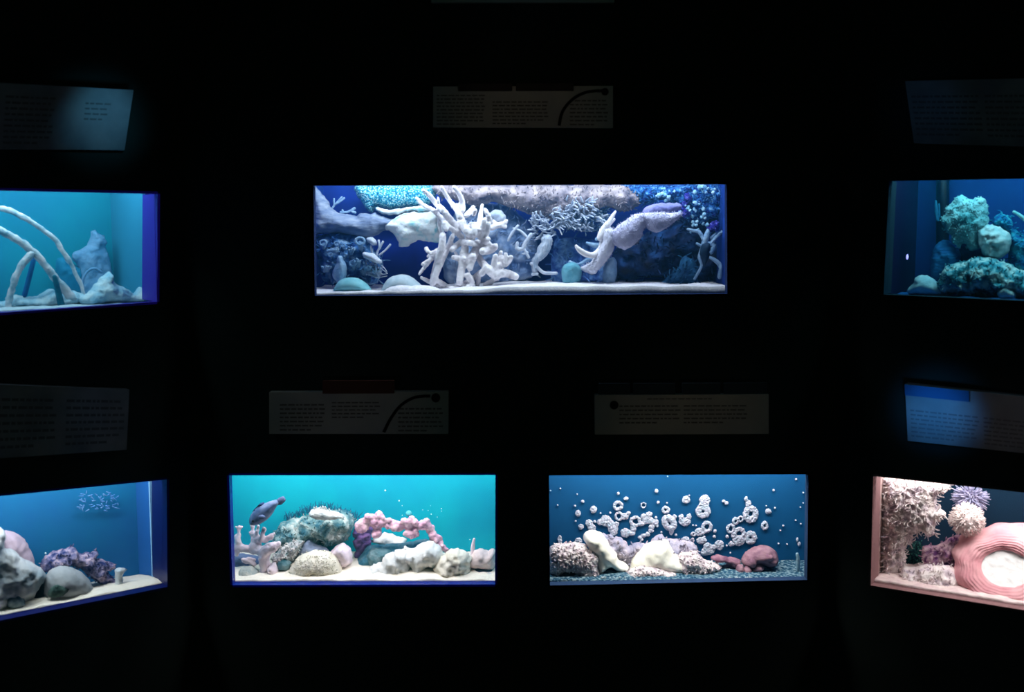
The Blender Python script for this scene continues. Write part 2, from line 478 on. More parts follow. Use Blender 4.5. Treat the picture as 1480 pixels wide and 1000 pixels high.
blueedge = M('glowing blue acrylic edge', S(16, 40, 130), bump=0, rough=.4, emit=(S(0, 10, 130), .12))  # faint emission stands in for tank light on the rim
navyedge = M('glowing navy acrylic edge', S(10, 22, 84), bump=0, rough=.4, emit=(S(0, 6, 100), .06))  # same added rim glow, dimmer
violetedge = M('violet glowing blue acrylic edge', S(44, 26, 140), bump=0, rough=.4, emit=(S(40, 20, 150), .16))  # rim glow put into the material, violet
sand_blue = M('pale sand seen in blue light', S(248, 240, 246), S(222, 222, 232), S(252, 248, 250), scale=120, bump=.3, dist=.003)
sand_warm = M('cream sand', S(236, 226, 210), S(248, 240, 224), scale=150, bump=.3, dist=.003)
gravel = M('blue grey gravel', S(16, 60, 92), S(30, 92, 120), S(150, 178, 188), scale=120, bump=.9, kind='voronoi', dist=.006)

WATER = {'UC': ((.10, .45, .95, 1), .30), 'BL': ((.08, .72, .85, 1), .24), 'BR': ((.06, .42, .85, 1), .14), 'UL': ((.06, .6, .9, 1), .45), 'LL': ((.12, .55, .9, 1), .26), 'UR': ((.02, .45, .9, 1), .25), 'LR': ((.1, .4, .75, 1), .07)}
def W(k): return watermat('tank water', *WATER[k])
cold = (.72, .86, 1.0); white = (.95, .97, 1.0)
build_tank(tanks['UC'], 'long wide aquarium in the upper row of the centre wall, full of branching white coral',
    M('deep blue back panel', S(8, 52, 170), S(2, 26, 110), scale=5, bump=.1), M('blue side panel', S(16, 60, 150), bump=0), M('blue grey edge', S(20, 44, 90), bump=0), 2.5, 4.2, cold,
    sandm=sand_blue, sandlabel='white sand with a wavy front edge on the floor of the upper centre aquarium', water=W('UC'),
    sandfront=lambda u, d: (.006 * noise.fractal(V((u * 9, d * 9, 1)), 1, 2, 3) + .008 * max(0, min(1, (u + .1) / .1)) - .008 * max(0, min(1, (-.14 - u) / .1))))
build_tank(tanks['BL'], 'turquoise aquarium with a pink coral arch, lower row of the centre wall',
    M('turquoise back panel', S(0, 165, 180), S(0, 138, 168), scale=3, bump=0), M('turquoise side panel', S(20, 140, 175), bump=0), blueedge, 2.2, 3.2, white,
    sandm=sand_warm, sandlabel='cream sand on the floor of the turquoise aquarium', water=W('BL'))
build_tank(tanks['BR'], 'deep blue aquarium dotted with pale rings, lower row of the centre wall',
    M('royal blue back panel', S(0, 68, 112), S(0, 76, 122), scale=3, bump=0), M('teal blue side panel', S(10, 90, 140), bump=0), M('grey blue edge', S(40, 66, 100), bump=0), 1.8, 3.8, (1, .98, .95),
    sandm=gravel, sandlabel='grey blue gravel on the floor of the deep blue aquarium', water=W('BR'))
e = build_tank(tanks['UL'], 'bright sky blue aquarium with arching branches, upper row of the left wall',
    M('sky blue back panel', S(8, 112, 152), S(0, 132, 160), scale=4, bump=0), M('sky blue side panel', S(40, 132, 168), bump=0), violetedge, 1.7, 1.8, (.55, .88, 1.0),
    sandm=M('bluish sand', S(165, 185, 200), S(190, 205, 212), scale=80, bump=.4), sandlabel='pale blue grey sand on the floor of the upper left aquarium', water=W('UL'))
e = build_tank(tanks['LL'], 'blue aquarium with rounded grey rocks, lower row of the left wall',
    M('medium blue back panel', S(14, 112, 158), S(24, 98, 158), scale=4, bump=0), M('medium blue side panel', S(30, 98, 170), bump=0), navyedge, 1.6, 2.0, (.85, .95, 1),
    sandm=sand_warm, sandlabel='cream sand on the floor of the lower left aquarium', water=W('LL'))
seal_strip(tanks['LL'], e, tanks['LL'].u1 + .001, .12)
e = build_tank(tanks['UR'], 'dark blue aquarium with a big pale rock, upper row of the right wall',
    M('dark blue back panel', S(0, 52, 122), S(0, 45, 108), scale=4, bump=0), M('dark navy side panel', S(3, 18, 62), bump=0), M('dark teal edge', S(26, 50, 62), bump=0), 1.1, 1.5, (.26, .78, .95),
    sandm=M('blue sand', S(20, 80, 150), S(30, 110, 170), scale=80), sandlabel='blue tinted sand on the floor of the upper right aquarium', water=W('UR'))
e = build_tank(tanks['LR'], 'aquarium with a big pink bowl sponge, lower row of the right wall',
    M('navy back panel', S(0, 34, 56), S(0, 28, 48), scale=4, bump=0), M('pinkish side panel', S(200, 170, 165), bump=0), M('dusky pink edge', S(140, 104, 104), bump=0), 1.5, 3.0, (1, .93, .92),
    sandm=M('pinkish sand', S(220, 195, 195), S(240, 222, 215), scale=60), sandlabel='pinkish white sand on the floor of the lower right aquarium', water=W('LR'))

# ================================================================== upper centre tank
T = tanks['UC']
paleblue = M('pale grey blue rock', S(96, 112, 144), S(122, 136, 162), S(150, 160, 180), scale=22, bump=.5, stretch=(1, 1, 3))
pebbled = M('turquoise pebbled coral', S(235, 250, 250), S(90, 190, 205), S(20, 120, 160), scale=190, kind='voronoi', bump=.9, bscale=190, dist=.006)
sparkle = M('pale sparkling coral', S(215, 222, 225), S(225, 228, 228), S(130, 200, 210), scale=30, bump=.6, bscale=140, dist=.004, band=(.4, .68))
whitecoral = M('white staghorn coral', S(228, 222, 228), S(245, 240, 242), scale=40, bump=.4, bscale=140, dist=.003)
overhang = M('pinkish grey encrusted rock', S(72, 70, 90), S(128, 118, 126), S(168, 154, 156), scale=22, bump=.8, bscale=60, band=(.3, .6))
softgrey = M('grey blue soft coral', S(165, 178, 200), S(200, 206, 220), scale=40, bump=.4, bscale=120, dist=.003)
lav = M('lavender soft coral', S(178, 176, 205), S(196, 192, 216), scale=60, bump=.7, bscale=260, dist=.003)
darkrock = M('dark blue rock', S(4, 14, 34), S(12, 40, 84), S(40, 90, 150), scale=26, bump=.9, bscale=50, dist=.012, band=(.35, .78))
mosscrust = M('speckled blue crust', S(14, 30, 110), S(40, 110, 180), S(150, 200, 230), scale=70, bump=.9, dist=.008, band=(.38, .72))
bluecoral = M('mid blue coral', S(110, 150, 190), S(150, 180, 208), scale=50, bump=.6)
tealdome = M('teal dome coral', S(110, 178, 190), S(130, 190, 200), scale=60, bump=.3, bscale=200, dist=.002)

puff(T, 'rock_ledge', E1((45, 70), (85, 75), (130, 130), (175, 190), (200, 235), (260, 270), (340, 285), (400, 300), (440, 275), (500, 280), (560, 275), (640, 310), (700, 330), (690, 380), (630, 420), (560, 460), (480, 470), (400, 465), (340, 450), (260, 440), (180, 440), (100, 440), (45, 430)), paleblue,
     'pale grey blue rock ledge running from the left glass, above the ring polyps', 'rock', d=.24, th=.05, namp=.010, nsc=26, ground=False)
puff(T, 'brain_coral', E1((385, 55), (480, 40), (700, 35), (1000, 35), (1060, 110), (1020, 190), (940, 220), (840, 225), (760, 230), (690, 240), (600, 225), (545, 240), (530, 270), (490, 250), (450, 190), (410, 130)), pebbled,
     'turquoise pebbly coral head under the top edge of the glass', 'coral', d=.30, th=.05, namp=.004, nsc=60, ground=False)
puff(T, 'coral_shelf', E1((555, 225), (600, 232), (690, 245), (800, 228), (920, 215), (1020, 215), (1000, 262), (900, 265), (830, 265), (770, 285), (700, 290), (640, 288), (590, 270), (560, 250)), sparkle,
     'thin pale lip of coral beneath the turquoise pebbly head', 'coral', d=.25, th=.03, namp=.003, ground=False)
puff(T, 'plate_coral', E1((640, 345), (700, 325), (760, 285), (840, 268), (960, 262), (1080, 270), (1120, 350), (1120, 480), (1060, 520), (1000, 510), (900, 500), (820, 550), (750, 545), (740, 500), (690, 430), (640, 400)), sparkle,
     'rounded pale plate coral with teal sparkles, left of the staghorn branches', 'coral', d=.23, th=.05, namp=.006, nsc=50, ground=False)
puff(T, 'encrusted_rock', E2((170, 55), (400, 40), (900, 40), (1250, 40), (1600, 42), (1780, 50), (1870, 120), (1880, 200), (1800, 250), (1720, 260), (1640, 230), (1560, 240), (1500, 290), (1420, 300), (1340, 270), (1280, 310), (1180, 330), (1080, 310), (960, 280), (860, 240), (760, 210), (680, 180), (600, 200), (540, 220), (470, 200), (380, 170), (260, 150)), overhang,
     'pinkish grey encrusted rock hanging along the top of the upper centre aquarium', 'rock', d=.29, th=.07, namp=.022, nsc=24, ground=False, twigs=(420, .012, .0016, .8))
puff(T, 'blue_rock', E2((400, 200), (560, 190), (760, 200), (860, 260), (1000, 400), (1050, 620), (1000, 800), (800, 850), (560, 850), (300, 850), (250, 600), (300, 400)), M('shaded blue rock', S(80, 112, 165), S(130, 156, 196), S(175, 190, 215), scale=22, bump=.9),
     'shaded blue rock behind the white staghorn branches', 'rock', d=.36, th=.05, namp=.02, nsc=30, twigs=(110, .03, .003, .7))

g = Geo(); L = [((602, 286, 2.2), (610, 295, 2.6), (626, 304, 3), (635, 312, 3), (647, 326, 3.2), (668, 343, 3.6)),
    ((612, 275, 2.4), (621, 283, 3), (630, 294, 3.4), (640, 304, 4), (651, 318, 4.4), (662, 332, 5)),
    ((638, 270, 2.2), (646, 284, 2.6), (653, 294, 3), (660, 303, 3.6), (665, 314, 4)), ((656, 270, 2.6), (664, 281, 3.2), (668, 292, 3.6), (668, 304, 4)),
    ((661, 298, 4.5), (666, 317, 5), (674, 333, 5), (684, 341, 5)), ((653, 300, 1.5), (651, 290, 1.6)), ((633, 285, 1.6), (634, 294, 2)),
    ((634, 312, 2), (635, 328, 2.4), (640, 345, 3)), ((643, 322, 3.5), (645, 332, 3)), 
    ((640, 340, 4), (639, 354, 4.6), (635, 370, 4.6), (629, 390, 4), (625, 408, 4)), ((654, 341, 3), (646, 361, 3.6), (634, 386, 4), (625, 410, 4)),
    ((616, 359, 2.6), (622, 366, 2.6), (636, 360, 3)), ((611, 382, 2.4), (624, 374, 3), (637, 364, 3.5)), ((618, 370, 2), (626, 369, 2.4)), ((606, 396, 2), (613, 387, 2.4), (620, 378, 3)),
    ((653, 361, 3.4), (665, 351, 3.6), (679, 351, 3.6), (693, 353, 3.8), (705, 346, 3.6)), ((658, 365, 2.2), (661, 371, 2.4), (672, 374, 3)), 
    ((672, 358, 5), (668, 382, 5), (664, 408, 4.4)), ((655, 372, 3), (672, 374, 4), (684, 371, 4.5)), ((690, 350, 4), (687, 362, 5), (683, 372, 5), (679, 388, 4)),
    ((673, 312, 3), (681, 305, 3.6), (684, 299, 2.6)), ((685, 310, 3), (687, 304, 2.8)), ((692, 328, 3.4), (694, 314, 3.2), (697, 296, 2)), ((710, 322, 3), (706, 312, 3), (701, 303, 2.6)), ((676, 330, 3), (680, 324, 3), (687, 324, 3), (693, 332, 3.4)), ((678, 343, 5), (686, 336, 4.4), (684, 326, 3)), ((700, 345, 3.4), (705, 334, 3), (707, 323, 2.5)),
    ((700, 318, 3.4), (697, 333, 4), (694, 343, 4)), ((697, 363, 4.6), (708, 361, 5.4), (716, 356, 4)), ((706, 352, 4), (701, 362, 5)),
    ((691, 371, 4), (698, 381, 4.6), (707, 391, 5), (718, 402, 4.4)), ((702, 386, 4), (696, 396, 4)), ((715, 400, 5), (725, 395, 5), (735, 396, 5.4), (746, 400, 4)), ((709, 392, 4.4), (720, 384, 4), (731, 382, 3.6), (739, 372, 3)), ((720, 384, 3), (722, 372, 3), (724, 364, 2.5)), ((731, 378, 3), (731, 367, 2.6)), ((714, 382, 4), (716, 370, 3.4)), ((721, 376, 5), (732, 374, 5)),
    ((668, 412, 3.5), (684, 402, 3.6), (697, 393, 4)), ((609, 401, 2), (624, 409, 3), (648, 419, 3)), ((630, 404, 3), (646, 414, 3.4), (656, 418, 3)), ((676, 398, 4), (682, 408, 4), (676, 416, 4)), ((692, 400, 3), (690, 414, 3)), ((702, 412, 4), (712, 406, 3)), ((652, 418, 4), (664, 416, 4.4), (678, 414, 4))]
random.seed(3)
L = [[(p[0], p[1], p[2] * 1.22, (.03 * math.sin(p[0] * .21 + i * 1.7))) for p in ln] for i, ln in enumerate(L)]
branches(T, g, L, .17); g.remesh(.0028, 2).displace(.0016, 160)
thing(T, 'staghorn_coral', g, whitecoral, 'big white branching staghorn coral in the middle of the upper centre aquarium', 'coral', ground=True)

# white forked coral to the right of the staghorn
g = Geo(); branches(T, g, [[(709, 330, 4), (718, 326, 4.4), (726, 324, 4), (733, 319, 2.6)], [(722, 325, 4), (731, 328, 3)], [(711, 330, 3.5), (714, 320, 3)]], .19); g.remesh(.003).displace(.002, 120)
thing(T, 'finger_coral', g, whitecoral, 'short forked white coral just right of the staghorn top', 'coral')
puff(T, 'round_leaf_coral', [(709, 308), (716, 303), (724, 304), (730, 311), (730, 320), (722, 325), (714, 322), (708, 316)], softgrey, 'round grey coral disc below the hanging pinkish rock', 'coral', d=.24, th=.018, ground=False)

# left polyp garden
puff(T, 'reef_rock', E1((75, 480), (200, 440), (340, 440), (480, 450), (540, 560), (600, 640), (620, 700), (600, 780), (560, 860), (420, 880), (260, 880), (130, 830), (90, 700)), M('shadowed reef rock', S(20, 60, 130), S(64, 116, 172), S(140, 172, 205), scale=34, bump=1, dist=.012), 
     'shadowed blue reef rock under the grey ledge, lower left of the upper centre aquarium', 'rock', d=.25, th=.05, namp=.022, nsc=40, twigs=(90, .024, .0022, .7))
def ringgeo(T, g, px, py, r, hole, d, ry=None, n=16, flat=.6, skip=None, tz=None):
    """a rounded ring lying against a wall"""
    c = T.P(px, py, d); k = T.m(px, py, d); R = (r + hole) / 2 * k; q = (r - hole) / 2 * k; f = (ry or r) / r
    vs = []; fs = []; m = 8
    for i in range(n):
        a = 2 * math.pi * i / n; u = T.w.t * math.cos(a) + V((0, 0, f)) * math.sin(a)
        for j in range(m):
            b = 2 * math.pi * j / m; vs.append(c + u * (R + q * math.cos(b)) + T.n * (q * flat * math.sin(b)))
    for i in range(n):
        for j in range(m):
            fs.append((i * m + j, i * m + (j + 1) % m, ((i + 1) % n) * m + (j + 1) % m, ((i + 1) % n) * m + j))
    g.add(vs, fs)
lab = ['ring shaped blue polyp at the left of the shadowed reef rock', 'ring shaped blue polyp, lower of the pair beside the tall slab', 'ring shaped blue polyp close under the grey ledge', 'large oval polyp ring under the middle of the ledge', 'small ring polyp right of the upper blue ring', 'curled polyp ring low on the reef rock']
for (x, y, r), lb in zip(E1((125, 520, 36), (185, 617, 24), (238, 525, 26), (430, 505, 48), (287, 540, 22), (370, 690, 34)), lab):
    g = Geo(); ringgeo(T, g, x, y, r, r * .5, .165, ry=r * .8); branches(T, g, [[(x, y + r * .4, r * .5, .0), (x + 2, y + r * 1.5, r * .4, .04)]], .17)
    thing(T, 'ring_polyp', g, bluecoral, lb, 'polyp', group='ring polyps on the reef rock')
g = Geo(); branches(T, g, [E1((165, 590, 14, 0), (235, 578, 24, 0))], .17); ringgeo(T, g, *E1((235, 578))[0], 4.2, 2.2, .165)
thing(T, 'ring_polyp', g, bluecoral, 'ring shaped blue polyp, upper of the pair beside the tall slab', 'polyp', group='ring polyps on the reef rock')
puff(T, 'coral_slab', E1((240, 640), (270, 625), (310, 690), (320, 760), (280, 815), (225, 780), (205, 755), (230, 700)), bluecoral, 'upright pale blue slab at the left of the reef rock', 'coral', d=.16, th=.02)
puff(T, 'coral_lobe', E1((450, 600), (520, 600), (590, 650), (610, 690), (560, 690), (510, 665), (460, 640)), softgrey, 'pale lobe of coral at the right of the reef rock', 'coral', d=.16, th=.025, ground=False)
puff(T, 'leaf_coral', E1((480, 480), (530, 470), (560, 500), (572, 540), (540, 535), (500, 515)), softgrey, 'small pale leaf hanging under the right end of the ledge', 'coral', d=.19, th=.02, ground=False)
g = Geo(); branches(T, g, [E1((570, 600, 9), (590, 560, 9), (585, 500, 9)), E1((590, 570, 8), (620, 510, 9)), E1((590, 620, 8), (640, 580, 8), (680, 535, 9)), E1((560, 650, 9), (575, 590, 9)), E1((530, 600, 9), (520, 545, 9))], .19)
thing(T, 'finger_coral', g, softgrey, 'thin forked blue fingers pointing up right of the reef rock', 'coral')
g = Geo(); branches(T, g, [E1((215, 210, 9), (245, 180, 8), (280, 140, 7)), E1((230, 200, 9), (270, 175, 8), (300, 150, 9)), E1((215, 200, 8), (215, 155, 8)), E1((270, 270, 12), (330, 265, 10), (385, 235, 12)), E1((290, 270, 12), (285, 250, 9)), E1((360, 260, 10), (390, 270, 12)), E1((200, 235, 9), (215, 215, 9))], .27)
thing(T, 'finger_coral', g, bluecoral, 'small blue coral twigs standing on top of the grey ledge', 'coral')
random.seed(5); g = Geo()
for i in range(26):
    x, y = E1((random.uniform(480, 600), random.uniform(700, 790)))[0]; branches(T, g, [[(x, y, 1.2, .02), (x + random.uniform(-2, 10), y - random.uniform(-4, 8), .9, 0), (x + random.uniform(4, 16), y - random.uniform(-6, 4), .5, -.02)]], .18, n=5)
thing(T, 'anemone', g, softgrey, 'spray of thin pale tentacles at the foot of the reef rock', 'anemone')
random.seed(6)
for (x, y, s), lb in zip(E1((345, 600, 60), (400, 700, 60), (490, 740, 70), (150, 740, 50), (560, 770, 50)), ['cluster of small blue fingers high on the reef rock', 'cluster of curled blue fingers low on the reef rock', 'leafy blue tuft above the teal dome', 'small blue twig at the far left beside the glass', 'leafy blue tuft between the two domes']):
    g = Geo()
    for i in range(9):
        a = random.uniform(-2.6, -.5); l = random.uniform(.5, 1.1) * s; dx = random.uniform(-.4, .4) * s
        branches(T, g, [[(x + dx, y + s * .3, 1.8, .03), (x + dx + l * .5 * math.cos(a), y + l * .5 * math.sin(a), 2, 0), (x + dx + l * math.cos(a), y + l * math.sin(a) * .8, 1.4, -.015)]], .17, n=6)
    thing(T, 'finger_coral', g, bluecoral, lb, 'coral', group='blue fingers on the reef rock')
puff(T, 'dome_coral', [(482, 420), (484, 414), (490, 406), (500, 401.5), (512, 401), (522, 404), (531, 411), (537, 418), (536, 422), (510, 424), (488, 423)], tealdome, 'smooth teal dome on the sand at the left of the upper centre aquarium', 'coral', d=.13, th=.055, namp=.001, rough=.2, ground=True)
puff(T, 'dome_coral', [(551, 421), (554, 412), (562, 402), (574, 397.5), (586, 397), (596, 401), (606, 409), (613, 417), (610, 423), (580, 425), (556, 424)], M('pale dome coral', S(165, 188, 200), S(185, 200, 210), scale=60, bump=.2), 'smooth pale dome on the sand left of the staghorn foot', 'coral', d=.15, th=.06, namp=.001, rough=.2)
puff(T, 'sand_mound', [(556, 424), (562, 414), (580, 410), (600, 412), (620, 413), (640, 419), (655, 425), (640, 428), (590, 428)], sand_blue, 'low white mound in front of the pale dome', 'sand', d=.11, th=.04, namp=.002, rough=.3)

# middle: tree-like leather coral
leather = M('grey ribbed leather coral', S(150, 168, 192), S(196, 202, 216), scale=60, bump=.6, stretch=(3, 3, .7))
e = empty('leather_coral', T.P(770, 404, .24), 'grey leather coral with a thick ribbed stalk and feathery arms, right of the staghorn', 'coral')
puff(T, 'stalk', E3((215, 470), (250, 450), (290, 450), (305, 520), (280, 590), (235, 650), (190, 690), (180, 770), (140, 770), (130, 680), (160, 610), (190, 550), (210, 510)), leather, parent=e, d=.2, th=.025, ground=False)
random.seed(11)
for k in range(3):
    g = Geo()
    for i in range(46):
        x0, y0 = E3((random.uniform(*((150, 330), (280, 480), (420, 720))[k]), random.uniform(*((300, 450), (260, 400), (180, 420))[k])))[0]
        a = random.uniform(-2.9, .5) if k else random.uniform(1.8, 4.2); l = random.uniform(7, 16)
        branches(T, g, [[(x0, y0, 1.8, .03), (x0 + .5 * l * math.cos(a) + random.uniform(-1, 1), y0 + .5 * l * math.sin(a), 1.6, .0), (x0 + l * math.cos(a + .4), y0 + l * math.sin(a + .4), .9, random.uniform(-.04, .0))]], .22, n=5, step=5)
    thing(T, 'arm_cluster', g, softgrey, parent=e)
g = Geo(); branches(T, g, [E3((10, 560, 16), (30, 575, 18), (60, 570, 18), (80, 520, 16), (130, 450, 16)), E3((10, 560, 14), (15, 520, 14)), E3((110, 640, 12), (70, 570, 14)), E3((60, 610, 10), (100, 600, 12)), E3((100, 480, 12), (40, 420, 10), (-20, 400, 8)), E3((-60, 500, 10), (-30, 440, 12), (20, 380, 12)), E3((130, 690, 14), (180, 720, 14), (230, 765, 14), (340, 770, 12)), E3((180, 775, 12), (140, 780, 12))], .19)
thing(T, 'hooked_coral', g, softgrey, 'pale coral arms ending in a white hook, left of the ribbed stalk', 'coral')
puff(T, 'blue_boulder', E3((330, 500), (400, 470), (560, 480), (700, 520), (760, 600), (800, 700), (820, 830), (600, 850), (330, 850), (290, 700)), M('blue violet rock', S(30, 60, 140), S(70, 110, 175), S(110, 150, 195), scale=30, bump=.9),
     'blue violet boulder behind the white finger coral', 'rock', d=.33, th=.05, namp=.02, nsc=35, twigs=(80, .026, .0026, .7))
puff(T, 'thicket_rock', E3((290, 240), (420, 200), (560, 180), (720, 190), (760, 280), (740, 360), (660, 430), (540, 420), (400, 380), (300, 330)), M('thicket of blue grey coral', S(30, 70, 150), S(120, 155, 195), S(205, 215, 226), scale=60, bump=1, dist=.015, band=(.36, .62)), 'tangled blue grey coral thicket under the hanging rock', 'coral', d=.3, th=.04, namp=.02, nsc=70, ground=False, twigs=(330, .026, .0018, .9))
puff(T, 'ball_coral', [(812, 398), (812, 388), (818, 381), (828, 379), (837, 384), (841, 393), (838, 403), (828, 408), (816, 406)], M('dim teal ball', S(84, 150, 170), S(104, 164, 182), scale=60, bump=.5), 'round teal ball on the sand near the middle right', 'coral', d=.18, th=.04, rough=.2)
# white finger coral and lavender leather coral
e = empty('finger_leather_coral', T.P(872, 408, .2), 'pale upright coral with white fingers reaching left, beside the lavender lobes', 'coral')
puff(T, 'trunk', E3((720, 400), (770, 390), (815, 410), (820, 500), (800, 600), (740, 680), (690, 740), (640, 780), (560, 750), (540, 720), (620, 680), (660, 600), (700, 520), (710, 450)), M('pale lilac coral', S(200, 200, 218), S(215, 212, 226), scale=50, bump=.5, bscale=200, dist=.003), parent=e, d=.17, th=.035, ground=False, rough=.6, twigs=(300, .005, .0007, .7))
g = Geo(); branches(T, g, [E3((745, 450, 30, .02), (760, 380, 26, 0), (790, 320, 20, 0), (825, 262, 10, 0)), E3((780, 360, 16), (815, 325, 12)), E3((700, 480, 30), (720, 420, 28), (755, 350, 12)), E3((690, 490, 14), (710, 440, 20))], .155)
thing(T, 'finger', g, whitecoral, parent=e)
g = Geo(); branches(T, g, [E3((500, 545, 12, -.02), (530, 580, 22, -.02), (590, 615, 26, -.01), (650, 620, 26, 0), (700, 570, 24, .01), (720, 500, 24, .01))], .15)
thing(T, 'finger', g, whitecoral, parent=e, label='bright white finger reaching left')
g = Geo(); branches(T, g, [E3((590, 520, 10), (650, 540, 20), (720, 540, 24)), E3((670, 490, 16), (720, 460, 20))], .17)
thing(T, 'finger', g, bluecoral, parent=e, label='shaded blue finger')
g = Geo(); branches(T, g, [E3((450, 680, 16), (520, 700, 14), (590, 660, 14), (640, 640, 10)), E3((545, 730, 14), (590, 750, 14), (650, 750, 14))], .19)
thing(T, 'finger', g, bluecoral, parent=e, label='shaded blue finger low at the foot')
e = empty('lavender_leather_coral', T.P(878, 408, .24), 'soft lavender coral with two fuzzy lobes pointing to the upper right', 'coral')
puff(T, 'lobe', E4((-75, 470), (-60, 420), (0, 370), (60, 330), (130, 285), (200, 275), (260, 300), (240, 360), (205, 400), (190, 460), (150, 510), (90, 555), (30, 575), (-30, 540), (-60, 510)), lav, parent=e, d=.15, th=.03, rough=.8, namp=.003, nsc=120, ground=False, twigs=(500, .005, .0007, .7))
puff(T, 'lobe', E4((160, 290), (230, 272), (330, 268), (440, 270), (520, 268), (500, 310), (450, 350), (400, 390), (340, 425), (290, 435), (240, 410), (215, 370), (200, 350)), lav, parent=e, d=.14, th=.025, rough=.5, namp=.003, nsc=120, ground=False, twigs=(500, .005, .0007, .7))
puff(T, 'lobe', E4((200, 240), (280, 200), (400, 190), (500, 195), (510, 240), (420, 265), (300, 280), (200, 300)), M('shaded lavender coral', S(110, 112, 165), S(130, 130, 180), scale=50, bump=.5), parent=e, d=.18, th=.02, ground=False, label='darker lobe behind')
puff(T, 'stalk', E3((730, 690), (790, 640), (830, 660), (835, 760), (810, 830), (760, 840), (720, 820)), bluecoral, parent=e, d=.2, th=.03, ground=True)
thing(T, 'white_pebble', balls(T, Geo(), E3((740, 812, 22)), .15).displace(.001, 200), whitecoral, 'small white pebble on the sand below the lavender coral', 'pebble', ground=True)
thing(T, 'white_pebble', balls(T, Geo(), E3((170, 830, 16)), .15).displace(.001, 200), whitecoral, 'small white pebble on the sand below the ribbed stalk', 'pebble', ground=True)
# right: dark rock, blue crust and right-hand corals
puff(T, 'dark_rock', E4((-30, 560), (60, 540), (180, 470), (260, 420), (400, 400), (500, 300), (560, 240), (700, 200), (870, 200), (880, 500), (880, 830), (600, 830), (300, 800), (-60, 800)), darkrock, 'dark blue cavernous rock filling the right end of the upper centre aquarium', 'rock', d=.33, th=.06, namp=.035, nsc=22, twigs=(150, .024, .0024, .8))
puff(T, 'crusted_rock', E4((0, 45), (200, 42), (500, 42), (870, 42), (875, 260), (760, 330), (640, 380), (560, 340), (520, 250), (420, 190), (330, 170), (220, 200), (130, 180), (60, 100)), mosscrust, 'speckled blue and turquoise crusted rock in the upper right corner', 'rock', d=.29, th=.05, namp=.025, nsc=40, ground=False, twigs=(420, .011, .0018, .9))
g = Geo(); branches(T, g, [E4((620, 820, 10), (650, 770, 12), (680, 700, 12), (660, 640, 14), (690, 560, 20), (715, 480, 26), (740, 420, 22)), E4((700, 500, 16), (660, 430, 16), (610, 420, 14), (565, 405, 10)), E4((690, 550, 14), (640, 525, 10)), E4((760, 520, 18), (800, 470, 20), (850, 430, 18), (870, 440, 14)), E4((760, 480, 16), (810, 430, 12)), E4((730, 520, 16), (780, 540, 20), (760, 600, 16)), E4((750, 640, 12), (800, 670, 18), (840, 720, 20), (830, 800, 22))], .2)
thing(T, 'branch_coral', g, bluecoral, 'pale blue branching coral near the right glass of the upper centre aquarium', 'coral')
puff(T, 'leaf_frond', E4((670, 570), (690, 530), (730, 520), (750, 550), (748, 610), (725, 680), (700, 720), (680, 660), (668, 610)), M('dark frond', S(14, 40, 66), S(20, 52, 80), scale=40), 'dark leaf shaped frond among the right hand branches', 'frond', d=.16, th=.015, ground=False)
g = balls(T, Geo(), E4((785, 385, 42), (760, 405, 26), (810, 370, 22)), .2); g.displace(.01, 150)
thing(T, 'violet_coral', g, M('violet blue coral', S(60, 50, 190), S(20, 20, 120), S(110, 110, 225), scale=120, bump=1, dist=.01), 'small violet blue ball of coral on the right hand branches', 'coral')
g = balls(T, Geo(), E4((530, 200, 34), (545, 270, 40), (510, 240, 26), (560, 150, 30)), .24); g.displace(.01, 150)
thing(T, 'violet_coral', g, MC['violet blue coral'], 'violet blue crust at the tip of the lavender lobes', 'coral')
random.seed(21)
for cx, cy, lb in ((370, 120, 'turquoise tuft near the top right of the lavender lobes'), (620, 220, 'pale turquoise tuft in the middle of the crusted corner'), (720, 60, 'pale tuft at the top edge by the right corner'), (650, 350, 'small white tuft over the right hand branches')):
    g = Geo()
    for i in range(16):
        x, y = E4((cx + random.gauss(0, 45), cy + random.gauss(0, 28)))[0]; g = balls(T, g, [(x, y, random.uniform(1.2, 3.2), random.uniform(-.02, .02))], .235)
    g.displace(.003, 200); thing(T, 'tuft_coral', g, M('turquoise white tuft', S(110, 170, 205), S(170, 205, 225), scale=60), lb, 'coral', group='tufts on the crusted corner rock')
puff(T, 'gully_rock', E4((330, 860), (420, 790), (480, 740), (520, 640), (600, 650), (640, 720), (640, 830), (560, 870)), M('teal shadow rock', S(20, 66, 110), S(40, 100, 140), scale=30, bump=.9), 'dim teal rock low in front of the dark cavern', 'rock', d=.24, th=.03, namp=.01, twigs=(60, .018, .002, .8))

# ================================================================== lower left-centre tank (turquoise)
T = tanks['BL']
lilac = M('pale lilac coral skin', S(222, 205, 218), S(240, 222, 228), scale=50, bump=.5, bscale=180, dist=.003)
cream = M('cream rock', S(215, 208, 190), S(232, 226, 212), scale=30, bump=.5, bscale=120, dist=.004)
mossy = M('grey green mossy rock', S(50, 100, 115), S(120, 150, 150), S(195, 200, 195), scale=34, bump=1, bscale=60, dist=.01, band=(.36, .66))
pinkc = M('pink knobby coral', S(200, 150, 178), S(228, 178, 195), S(242, 205, 212), scale=50, bump=.6, bscale=160, dist=.003)
palewhite = M('pale white rock', S(205, 208, 208), S(228, 226, 220), scale=24, bump=.6, bscale=70, dist=.006)
fishm = M('grey fish skin', S(66, 88, 126), S(112, 126, 158), S(140, 142, 168), scale=30, bump=.2, rough=.5)

